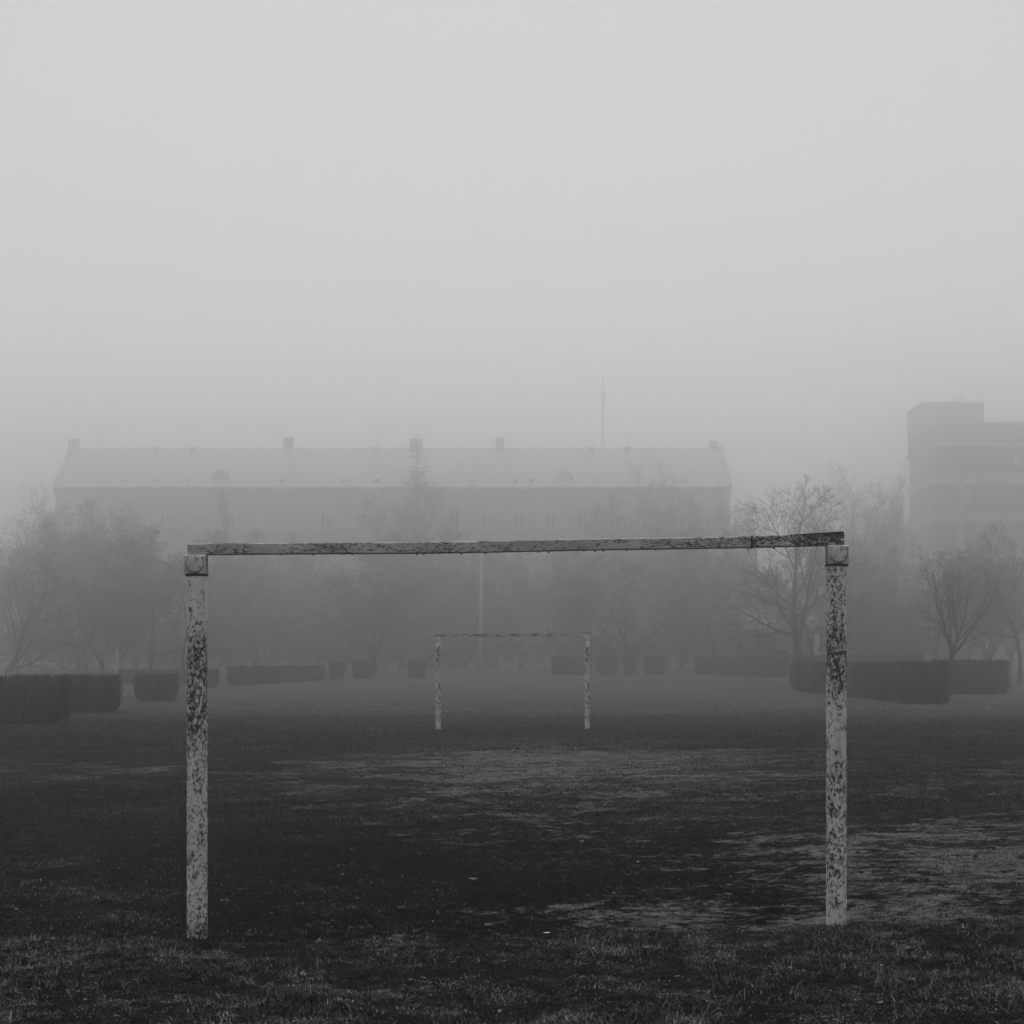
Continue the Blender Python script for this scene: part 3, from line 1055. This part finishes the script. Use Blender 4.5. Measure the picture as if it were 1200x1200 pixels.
def bushy(name, px, d, top_row, wpx, label, mat, seed, cat='shrub', leaf=.16, cnt=2600, group=None):
    """rounded leafy bush: short stems and many small leaves spread through the volume"""
    x = at(px, d); zb = gz(x, d); _, zt = at(px, d, top_row)
    H = zt - zb; Rr = wpx * d / FPX / 2
    root = empty(name, (x, d, zb - .03), label, cat, group)
    rs = np.random.RandomState(seed)
    P0, P1 = [], []
    for k in range(14):
        az = rs.uniform(0, 6.28); q = rs.uniform(.3, .8)
        P0.append((0, 0, 0)); P1.append((math.cos(az) * Rr * q, math.sin(az) * Rr * q, H * rs.uniform(.4, .8)))
    V, F = tubes(P0, P1, [.05] * 14, [.015] * 14, 5)
    link('stems', make_mesh('stems', V, F, M_bark_far), root)
    u = rs.normal(size=(cnt, 3)); u /= np.linalg.norm(u, axis=1, keepdims=True)
    rad = rs.uniform(.25, 1, cnt) ** .5 * (.82 + .36 * vnoise(u[:, 0] * 2.5 + 5, u[:, 2] * 2.5 + u[:, 1] * 2, seed))
    rad = rad * (.7 + .6 * vnoise(u[:, 0] * 1.7 + 9, u[:, 1] * 1.7 + u[:, 2], seed + 3))
    c_ = u * rad[:, None] * np.array([Rr, Rr, H * .5]) + np.array([0, 0, H * .52])
    c_ = c_[c_[:, 2] > .05]
    n_ = len(c_)
    a_ = rs.normal(size=(n_, 3)) * leaf; b_ = rs.normal(size=(n_, 3)) * leaf * .6
    V = np.stack([c_ - a_ * .5, c_ + b_ * .5, c_ + a_ * .5, c_ - b_ * .5], 1).reshape(-1, 3)
    Q = np.arange(n_ * 4).reshape(-1, 4)
    link('foliage', make_mesh('foliage', V, Q, mat), root)


bushy('evergreen_bush', 1043, 140, 716, 64, 'dim rounded evergreen bush behind the right hedges', M_needle, 5, 'bush', .34, 2300)
for px, top, w, lab in ((588, 765, 9, 'small pale clump added for a bright speck seen through the far goal, leftmost of four'),
                        (604, 767, 8, 'small pale clump added for a bright speck seen through the far goal, second from the left'),
                        (623, 763, 12, 'largest pale clump added for a bright speck seen through the far goal'),
                        (642, 764, 9, 'pale clump added for a bright speck nearest the right post of the far goal')):
    x = at(px, 150); zb = gz(x, 150); _, zt = at(px, 150, top)
    rs = np.random.RandomState(int(px))
    n_ = 90
    az = rs.uniform(0, 6.28, n_); sp = rs.uniform(.02, .5, n_) * w * 150 / FPX
    H = zt - zb
    p0 = np.stack([rs.normal(0, .12, n_), rs.normal(0, .12, n_), 0 * az], 1)
    p1 = p0 + np.stack([np.cos(az) * sp, np.sin(az) * sp, H * rs.uniform(.45, 1, n_)], 1)
    V, F = tubes(p0, p1, np.full(n_, .022), np.full(n_, .012), 3)  # pale stalks added for light gaps showing through the shrubs
    o = link('pale_speck_clump', make_mesh('pale_speck_clump', V, F, M_speck), None, (x, 150, zb - .02))
    tag(o, lab, 'pale clump', 'pale speck clumps beyond the far goal')


# ------------------------------------------------------------------ hedges
def hedge(label, quad, H, seed, dens=110, group='clipped hedges round the field', wid=.022, ragged=.16):
    """quad: the four ground corners, anticlockwise; clipped block of upright twigs"""
    rs = np.random.RandomState(seed)
    Q = np.array(quad, float)
    c_ = Q.mean(0)
    zb = min(gz(*p) for p in quad)
    root = empty('hedge', (c_[0], c_[1], zb), label, 'hedge', group)
    L = Q - c_
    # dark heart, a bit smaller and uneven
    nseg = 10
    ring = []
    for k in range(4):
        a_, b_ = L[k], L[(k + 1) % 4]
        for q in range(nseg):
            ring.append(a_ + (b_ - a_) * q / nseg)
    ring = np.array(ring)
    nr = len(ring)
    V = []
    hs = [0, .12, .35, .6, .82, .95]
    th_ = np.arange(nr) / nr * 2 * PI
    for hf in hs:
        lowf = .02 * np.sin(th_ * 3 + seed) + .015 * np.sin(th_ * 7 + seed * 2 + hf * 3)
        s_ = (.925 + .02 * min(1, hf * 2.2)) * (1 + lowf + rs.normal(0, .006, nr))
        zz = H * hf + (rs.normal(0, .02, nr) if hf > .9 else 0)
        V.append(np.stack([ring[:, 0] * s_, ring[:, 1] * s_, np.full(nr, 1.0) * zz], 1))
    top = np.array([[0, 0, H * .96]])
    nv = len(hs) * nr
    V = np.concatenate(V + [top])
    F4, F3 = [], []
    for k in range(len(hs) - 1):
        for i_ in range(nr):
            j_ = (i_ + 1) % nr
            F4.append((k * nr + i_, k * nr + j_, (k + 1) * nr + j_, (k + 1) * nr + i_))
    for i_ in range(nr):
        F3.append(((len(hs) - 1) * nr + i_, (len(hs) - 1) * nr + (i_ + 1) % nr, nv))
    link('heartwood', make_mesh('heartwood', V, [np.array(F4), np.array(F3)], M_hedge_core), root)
    # twigs on the faces and the clipped top
    pts, out = [], []
    for k in range(4):
        a_, b_ = L[k], L[(k + 1) % 4]
        ln = np.linalg.norm(b_ - a_)
        n_ = int(ln * H * dens)
        t = rs.rand(n_); h = rs.rand(n_) ** .9
        p = a_ + (b_ - a_) * t[:, None]
        p = p * (.93 + .07 * rs.rand(n_))[:, None]
        pts.append(np.stack([p[:, 0], p[:, 1], h * H * .93], 1))
        nrm = np.array([(b_ - a_)[1], -(b_ - a_)[0]]) / ln
        out.append(np.tile(np.array([nrm[0], nrm[1], 0]), (n_, 1)))
    area = abs(np.cross(L[1] - L[0], L[3] - L[0]))
    n_ = int(area * dens * .8)
    u, v = rs.rand(n_), rs.rand(n_)
    p = (L[0] * ((1 - u) * (1 - v))[:, None] + L[1] * (u * (1 - v))[:, None] + L[2] * (u * v)[:, None] + L[3] * ((1 - u) * v)[:, None])
    pts.append(np.stack([p[:, 0], p[:, 1], np.full(n_, H * .86)], 1)); out.append(np.tile(np.array([0, 0, .3]), (n_, 1)))
    p = np.concatenate(pts); o_ = np.concatenate(out)
    n_ = len(p)
    dr = np.stack([rs.normal(0, .25, n_), rs.normal(0, .25, n_), rs.uniform(.6, 1.3, n_)], 1) + o_ * rs.uniform(0, .5, n_)[:, None]
    dr /= np.linalg.norm(dr, axis=1, keepdims=True)
    ln = rs.uniform(.15, .5, n_)
    tipz = p[:, 2] + dr[:, 2] * ln
    cut = np.minimum(1, (H + rs.uniform(-ragged, ragged * .7, n_) - p[:, 2]) / np.maximum(1e-3, dr[:, 2] * ln))
    ln = ln * np.clip(cut, .05, 1)
    sd_ = np.cross(dr, rs.normal(size=(n_, 3))); sd_ /= np.linalg.norm(sd_, axis=1, keepdims=True)
    w = rs.uniform(.5, 1.2, n_)[:, None] * wid
    e = p + dr * ln[:, None]; mid = p + dr * ln[:, None] * .5
    V = np.stack([p, mid + sd_ * w, e, mid - sd_ * w], 1).reshape(-1, 3)
    F = np.arange(n_ * 4).reshape(-1, 4)
    streak = vnoise(p[:, 0] * 2.2 + 50, p[:, 1] * 2.2 + 50, seed)
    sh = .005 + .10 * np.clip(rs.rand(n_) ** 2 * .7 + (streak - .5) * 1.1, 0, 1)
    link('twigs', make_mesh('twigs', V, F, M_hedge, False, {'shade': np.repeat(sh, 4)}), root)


def hq(pxa, da, pxb, db, depth):
    """front edge from column pxa at da to column pxb at db, going back by depth"""
    xa, xb = at(pxa, da), at(pxb, db)
    return [(xa, da), (xb, db), (at(pxb, db + depth), db + depth), (at(pxa, da + depth), da + depth)]


# left side
hedge('nearest left hedge block, dark and cut off by the left picture edge', [(-17.5, 39), (at(77, 39), 39), (at(77, 43), 43), (-19, 43)], 1.23, 1, 170)
hedge('left hedge block just behind and right of the one at the picture edge', [(at(20, 48), 48), (at(137, 48), 48), (at(137, 51), 51), (at(20, 51), 51)], 1.20, 21, 150)
hedge('short block of hedge right of the large left hedge', hq(161, 61, 205, 61.5, 2.2), 1.12, 2, 150)
hedge('hedge partly hidden between the short block and the large left hedge', hq(138, 98, 224, 100, 2.0), .95, 3, 110, wid=.02)
hedge('hedge right beside the left goal post, just beyond it', hq(226, 90, 254, 89, 2.0), 1.1, 4, 110, wid=.02)
hedge('long low far hedge inside the left part of the goal', hq(267, 93, 380, 112, 2.0), 1.25, 5, 90, wid=.024)
hedge('narrow dim hedge piece right of the long low hedge', hq(388, 114, 402, 114, 1.6), 1.35, 6, 90, wid=.025)
hedge('dim square hedge block between two gaps, left of the far goal', hq(415, 116, 438, 116, 1.6), 1.45, 7, 90, wid=.025)
hedge('dim square hedge block nearest the left post of the far goal', hq(480, 118, 497, 118, 1.6), 1.45, 8, 90, wid=.025)
# right side
hedge('dim hedge block behind the right post of the far goal', hq(648, 130, 692, 131, 1.8), 1.7, 9, 80, wid=.028)
hedge('dim hedge block just right of the far goal', hq(701, 131, 722, 131, 1.6), 1.65, 10, 80, wid=.028)
hedge('narrow dim hedge block, second to the right of the far goal', hq(732, 131, 743, 131, 1.6), 1.65, 11, 80, wid=.028)
hedge('dim hedge block, third to the right of the far goal', hq(757, 132, 778, 132, 1.6), 1.75, 12, 80, wid=.028)
hedge('long dim far hedge left of the right goal post', hq(815, 134, 923, 121, 2.0), 1.75, 13, 80, wid=.026)
hedge('long right hedge running back from the dark front block, behind the right goal post', [(at(926, 84), 84), (at(1055, 60), 60), (at(1055, 60) + 1.8, 60.3), (at(926, 84) + 2.2, 84.3)], 1.60, 14, 120)
hedge('dark front block of the right hedges, nearest to the goal on that side', hq(1053, 57.5, 1107, 57, 2.4), 1.66, 24, 190)
hedge('right hedge below the vase-shaped tree, ending with a slanted end', [(at(1092, 75), 75), (at(1166, 74), 74), (at(1190, 75.6), 76.5), (at(1100, 77), 77.5)], 1.74, 15, 140)
hedge('hedge showing its top behind the nearest right hedge', hq(928, 104, 1080, 98, 2.0), 1.98, 16, 90, wid=.022)


# ------------------------------------------------------------------ apartment building
def window_meshes(w, h):
    fr = MB()
    t = .20
    fr.box(-w / 2, -w / 2 + t, -.05, .06, 0, h); fr.box(w / 2 - t, w / 2, -.05, .06, 0, h)
    fr.box(-w / 2 + t, w / 2 - t, -.05, .06, 0, t); fr.box(-w / 2 + t, w / 2 - t, -.05, .06, h - t, h)
    fr.box(-.12, .12, -.052, .058, t, h - t)
    fr.box(-w / 2 - .12, w / 2 + .12, -.3, -.055, -.2, -.02)
    pn = MB().box(-w / 2 + t, w / 2 - t, .02, .04, t, h - t)
    return fr, pn


def apartment():
    D = 236.0
    sc = D / FPX
    xl, xr = at(65, D), at(855, D)
    zb = .55
    ze = EYE + (HZ - 574) * sc
    dep = 18.4
    root = empty('apartment_building', ((xl + xr) / 2, D, zb), 'long apartment building with pitched roof, chimneys and rows of white framed windows', 'building')
    ox, oz = (xl + xr) / 2, zb

    def wx(px): return at(px, D) - ox
    def wz(row): return EYE + (HZ - row) * sc - oz
    x0, x1 = xl - ox, xr - ox
    H = ze - oz
    ww, wh = 2.02, 2.5
    cols = [81 + 37.6 * k for k in range(21)]
    rows = [619, 662.5, 706, 749.5]
    bay = 17
    # front wall with real openings: piers between the columns, panels above and below
    wall = MB()
    edges = []
    for q in cols:
        edges.append((wx(q) - ww / 2, wx(q) + ww / 2))
    xp = x0
    for a_, b_ in edges:
        wall.box(xp, a_, 0, .45, -.6, H); xp = b_
    wall.box(xp, x1, 0, .45, -.6, H)
    zs = [wz(r_) for r_ in rows]
    for a_, b_ in edges:
        zt = H
        for z in zs:
            wall.box(a_, b_, .002, .448, z + wh, zt); zt = z
        wall.box(a_, b_, .002, .448, -.6, zt)
    wall.box(x0, x0 + .45, .452, dep, -.6, H); wall.box(x1 - .45, x1, .452, dep, -.6, H)
    wall.box(x0 + .452, x1 - .452, dep - .45, dep - .002, -.6, H)
    wall.box(x0 + .47, x1 - .47, 1.6, 1.8, -.6, H - .1)
    # gables
    rid = EYE + (HZ - 525.5) * (D + dep / 2) / FPX - oz
    for xa in (x0, x1 - .45):
        V = [(xa, .02, H), (xa, dep - .02, H), (xa, dep / 2, rid), (xa + .45, .02, H), (xa + .45, dep - .02, H), (xa + .45, dep / 2, rid)]
        wall.add(V, [(0, 2, 1), (3, 4, 5), (0, 3, 5, 2), (1, 2, 5, 4), (0, 1, 4, 3)])
    wall.build('wall', M_wall, root)
    co = MB()
    co.box(x0 - .35, x1 + .35, -.55, -.003, H - .15, H + .35)
    co.box(x0 - .2, x1 + .2, -.35, -.004, H - .75, H - .153)
    co.build('cornice', M_conc, root)
    st = MB(); st.box(x0, x1, -.14, -.003, wz(592), wz(589.5)); st.build('string_course', M_trim, root)
    # roof
    roof = MB()
    ov = .5
    z0 = H + .352
    for s_ in (0, 1):
        ya, yb = (-ov, dep / 2) if s_ == 0 else (dep + ov, dep / 2)
        V = [(x0 - .1, ya, z0), (x1 + .1, ya, z0), (x1 + .1, yb, rid + .05), (x0 - .1, yb, rid + .05)]
        V2 = [(p[0], p[1], p[2] - .18) for p in V]
        F = [(0, 1, 2, 3), (7, 6, 5, 4), (0, 4, 5, 1), (1, 5, 6, 2), (2, 6, 7, 3), (3, 7, 4, 0)]
        roof.add(V + V2, F if s_ == 0 else [f[::-1] for f in F])
    ro = roof.build('roof', M_roof, root)
    sl = (rid - z0) / (dep / 2 + ov)
    def rz_(y): return z0 + (y + ov) * sl
    # standing seams
    sm = MB()
    q = x0 + .5
    while q < x1:
        V = [(q, -ov + .02, rz_(-ov) + .0), (q + .05, -ov + .02, rz_(-ov)), (q + .05, dep / 2, rid + .04), (q, dep / 2, rid + .04)]
        V2 = [(p[0], p[1], p[2] + .06) for p in V]
        sm.add(V + V2, [(3, 2, 1, 0), (4, 5, 6, 7), (0, 1, 5, 4), (1, 2, 6, 5), (2, 3, 7, 6), (3, 0, 4, 7)])
        q += 1.2
    o = sm.build('roof_seams', M_roof, ro); o['kind'] = 'stuff'
    # gable parapets
    for xa in (x0 - .35, x1 - .35):
        V = []
        for y, z in ((-.4, rz_(-.4)), (dep / 2, rid + .1)):
            V += [(xa, y, z - .3), (xa + .7, y, z - .3), (xa + .7, y, z + .38), (xa, y, z + .38)]
        mb = MB(); mb.add(V, [(0, 1, 2, 3), (7, 6, 5, 4), (0, 4, 5, 1), (1, 5, 6, 2), (2, 6, 7, 3), (3, 7, 4, 0)])
        mb.build('gable_parapet', M_brick, root)
    dr = D + dep / 2
    def rx(px): return at(px, dr) - ox
    for px, w_, row in ((86.5, 11, 515), (338, 11, 513), (487.5, 14, 515), (586, 10, 513), (836.5, 9, 517)):
        top = EYE + (HZ - row) * dr / FPX - oz
        hw = w_ * dr / FPX / 2
        ch = MB().box(-hw, hw, -.55, .55, rid - 1.3, top - .14).build('chimney', M_brick, ro, (rx(px), dep / 2, 0))
        MB().box(-hw - .1, hw + .1, -.65, .65, top - .138, top).build('chimney_cap', M_brick, ch)
    for px, w_ in ((183, 6), (226, 9), (441, 8), (693, 8), (735, 9)):
        y = dep / 2 - 1.0
        x = at(px, D + y) - ox
        vp = MB().box(-w_ * .05, w_ * .05, -.3, .3, rz_(y) - .4, rz_(y) + .75).build('vent_stack', M_brick, ro, (x, y, 0))
        MB().box(-w_ * .05 - .08, w_ * .05 + .08, -.4, .4, rz_(y) + .752, rz_(y) + .85).build('vent_cap', M_brick, vp)
    # round-headed dormers
    for px, w_ in ((258, 2.8), (664, 2.3)):
        y = 1.2
        x = at(px, D + y) - ox
        V, F = [], []
        n = 10
        for yy in (0, 3.0):
            V += [(-w_ / 2, yy, 0)] + [(-math.cos(PI * k / n) * w_ / 2, yy, .75 + math.sin(PI * k / n) * w_ / 2 * .95) for k in range(n + 1)] + [(w_ / 2, yy, 0)]
        m_ = n + 3
        F = [list(range(m_))[::-1], [m_ + k for k in range(m_)]] + [(k, (k + 1) % m_, m_ + (k + 1) % m_, m_ + k) for k in range(m_)]
        mb = MB(); mb.add(V, F)
        d_ = mb.build('dormer', M_wall, ro, (x, y, rz_(y) - .35))
        MB().box(-.32, .32, -.04, -.003, .35, 1.25).build('dormer_window', M_blind, d_)
    for px in (145, 181, 220, 330, 368, 403, 441, 553, 603, 622, 697, 735):
        y = .75
        x = at(px, D + y) - ox
        hh = MB()
        hh.add([(-.42, -.05, 0), (.42, -.05, 0), (.42, -.05, .62), (-.42, -.05, .62), (-.42, 1.5, .5), (.42, 1.5, .5), (.42, 1.5, .80), (-.42, 1.5, .80)],
               [(0, 1, 2, 3), (4, 7, 6, 5), (0, 4, 5, 1), (1, 5, 6, 2), (2, 6, 7, 3), (3, 7, 4, 0)])
        d_ = hh.build('roof_hatch', M_frame, ro, (x, y, rz_(y) - .1))
        MB().box(-.38, .38, -.075, -.053, .06, .58).build('hatch_pane', M_blind, d_)
    for px, row, y in ((117, 500, 5.2), (444, 474, dep / 2 - 1), (735, 505, dep / 2 - 1)):
        top = EYE + (HZ - row) * (D + y) / FPX - oz
        x = at(px, D + y) - ox
        an = MB()
        zz = rz_(y) - .1
        an.lathe([(.035, zz), (.022, top)], 6)
        for k in range(4):
            an.box(-.35 + .05 * k, .35 - .05 * k, -.02, .02, top - .5 - k * .38, top - .46 - k * .38)
        an.build('antenna', M_conc, ro, (x, y, 0))
    # windows
    fr, pn = window_meshes(ww, wh)
    fm = make_mesh('window', fr.v, fr.f, M_frame)
    pm = {'g': make_mesh('pane', pn.v, pn.f, M_glass), 'b': make_mesh('pane', pn.v, pn.f, M_blind)}
    rr_ = random.Random(3)
    for j_, z in enumerate(zs):
        for i_, q in enumerate(cols):
            if i_ == bay and j_ == 0: pass
            w_ = link('window', fm, root, (wx(q), .07, z))
            pale = (j_ == 0 and i_ in (9, 10, 2)) or rr_.random() < .08
            link('pane', pm['b' if pale else 'g'], w_)
    # balconies
    for px, row, wpx in ((719, 625, 30), (203, 622, 20), (719, 668, 30), (545, 668, 30), (380, 668, 30)):
        z = wz(row); hw = wpx * sc / 2
        b_ = MB().box(-hw, hw, -1.15, -.003, -.2, -.03).build('balcony', M_conc, root, (wx(px), 0, z))
        MB().box(-hw, hw, -1.15, -1.08, -.028, 1.15).build('railing', M_trim, b_)
        sd2 = MB(); sd2.box(-hw, -hw + .07, -1.078, -.003, -.028, 1.15); sd2.box(hw - .07, hw, -1.078, -.003, -.028, 1.15)
        sd2.build('side_panel', M_trim, b_)
    return root


apartment()


# ------------------------------------------------------------------ concrete block on the right
def office():
    D = 250.0
    X0 = at(1095, D)
    root = empty('office_block', (X0 + 12, D, .7), 'tall flat-roofed concrete block with window bands and stair tower, right picture side', 'building')
    ox, oz = X0 + 12, .7
    sc = D / FPX
    def wz(row): return EYE + (HZ - row) * sc - oz
    x0, x1 = -12.0, 21.0
    dep = 16.7
    H = wz(496)
    fl = [wz(565 + 43.5 * k) for k in range(-1, 5)]        # slab levels, top first
    body = MB()
    body.box(x0 + .5, x1 - .5, .9, dep - .3, -.6, H - .3)
    body.build('core', M_panel, root)
    mb = MB()
    mb.box(x0, x1, -.002, .35, wz(519), H); mb.box(x0, x0 + .35, .352, dep, wz(519), H)
    mb.build('parapet', M_panel, root)
    MB().box(x0 - .1, x1 + .1, -.1, dep, H + .002, H + .2).build('roof_slab', M_band, root)
    for k, z in enumerate(fl):
        b_ = MB()
        zt, zbm = z + .3, z - .25
        b_.box(x0 - .25, x1, -.28, .6, zbm, zt); b_.box(x0 - .25, x0 + .6, .602, dep, zbm, zt)
        b_.build('floor_band', M_band, root)
        s_ = MB()
        hi = 1.15
        s_.box(x0, x1, 0, .35, zt + .002, zt + hi); s_.box(x0, x0 + .35, .352, dep, zt + .002, zt + hi)
        s_.build('spandrel', M_panel, root)
    # ribbon windows, one per bay; mullions belong to each window
    w = 2.7
    tops = [wz(521)] + [z - .252 for z in fl[:-1]]
    meshes = {}
    for k, z in enumerate(fl):
        z0, z1 = z + .3 + 1.152, tops[k]
        hh = z1 - z0
        if hh < .4: continue
        key = round(hh, 3)
        if key not in meshes:
            f_ = MB(); t = .09
            f_.box(-w / 2 + .002, -w / 2 + t, 0, .12, 0, hh); f_.box(w / 2 - t, w / 2 - .002, 0, .12, 0, hh)
            f_.box(-w / 2 + t, w / 2 - t, 0, .12, 0, t); f_.box(-w / 2 + t, w / 2 - t, 0, .12, hh - t, hh)
            p_ = MB().box(-w / 2 + t, w / 2 - t, .04, .06, t, hh - t)
            q_ = MB().box(-w / 2 + t, -w / 2 + .75, .015, .035, hh * .3, hh * .75)
            meshes[key] = (make_mesh('window', f_.v, f_.f, M_steel), make_mesh('pane', p_.v, p_.f, M_office_glass), make_mesh('pale_panel', q_.v, q_.f, M_blind))
        fm, pm, bm_ = meshes[key]
        for c_ in range(12):
            xx = x0 + w / 2 + c_ * w
            o = link('window', fm, root, (xx, .2, z0))
            link('pane', pm, o)
            if (k, c_) in ((2, 2), (1, 5)): link('pale_panel', bm_, o)  # pale panel for a bright spot in the window band
        for c_ in range(6):
            yy = 1.35 + c_ * w
            if yy + w / 2 > dep: break
            o = link('window', fm, root, (x0 + .2, yy, z0)); o.rotation_euler = (0, 0, -PI / 2)
            link('pane', pm, o)
    for px in (1125,):
        xx = at(px, D) - ox
        MB().box(xx - .45, xx + .45, -.75, -.283, -.6, wz(563)).build('column', M_panel, root)
    # stair tower behind the left end
    ya, yb = 7.0, 17.0
    H2 = EYE + (HZ - 472) * (D + ya) / FPX - oz
    xt = at(1153, D + ya) - ox
    tw = MB().box(x0 - .02, xt, ya, yb, H + .203, H2).build('stair_tower', M_panel, root)
    MB().box(x0 - .1, xt + .08, ya - .08, yb + .08, H2 + .002, H2 + .18).build('tower_cap', M_band, tw)
    for px in (1119, 1126):
        xx = at(px, D + ya + 2) - ox
        MB().lathe([(.09, H2 + .182), (.07, H2 + 1.6)], 6).build('antenna', M_steel, tw, (xx, ya + 2, 0))


office()


# ------------------------------------------------------------------ mast and pole
def mast():
    D = 270
    x, zt = at(706.5, D, 437)
    _, zp = at(706.5, D, 466)
    root = empty('radio_mast', (x, D, .7), 'thin faint radio mast rising behind the apartment roof', 'mast')
    MB().lathe([(.5, -.6), (.36, zp * .5), (.30, zp - .7)], 12).build('shaft', M_frame, root, None, True)
    MB().lathe([(.4, zp - .698), (.62, zp - .4), (.62, zp - .1), (.3, zp)], 14).build('platform', M_frame, root)
    tp = MB()
    tp.lathe([(.18, zp + .002), (.14, zp + 2), (.05, zt - .5)], 8)
    for k in range(3):
        a_ = 2.1 * k
        tp.lathe([(.10, zp + .3), (.10, zp + 1.7)], 6, (.5 * math.cos(a_), .5 * math.sin(a_), 0))
    tp.build('aerial', M_frame, root)


mast()


def concrete_pole():
    D = 148
    x, zt = at(563.5, D, 648)
    zb = gz(x, D)
    root = empty('lamp_pole', (x, D, zb), 'pale concrete lamp pole standing behind the far goal', 'lamp pole')
    h = zt - zb
    MB().lathe([(.22, -.4), (.19, h * .4), (.12, h)], 14).build('shaft', M_conc, root, None, True)
    arm = MB()
    V, F = tubes([(0, 0, h - .05), (-.02, -.8, h + .35)], [(-.02, -.8, h + .35), (-.02, -1.7, h + .45)], [.05, .045], [.045, .04], 6)
    arm.add(V.tolist(), F.tolist()); arm.build('arm', M_steel, root)
    MB().box(-.14, .12, -2.2, -1.65, h + .38, h + .5, .03).build('lamp_head', M_steel, root)


concrete_pole()

# ------------------------------------------------------------------ the fog itself
hz = MB().box(-428, 428, -66, 540, -1.4, HAZE_TOP)
m = bpy.data.materials.new('fog')
m.use_nodes = True
m.node_tree.nodes.clear()
o_ = m.node_tree.nodes.new('ShaderNodeOutputMaterial')
v_ = m.node_tree.nodes.new('ShaderNodeVolumePrincipled')
v_.inputs['Density'].default_value = HAZE_DENSITY
v_.inputs['Anisotropy'].default_value = HAZE_ANISO
v_.inputs['Color'].default_value = (1, 1, 1, 1)
v_.inputs['Density Attribute'].default_value = ''
m.node_tree.links.new(v_.outputs[0], o_.inputs['Volume'])
tag(hz.build('haze', m), 'pale even fog filling the whole field', 'fog', kind='stuff')
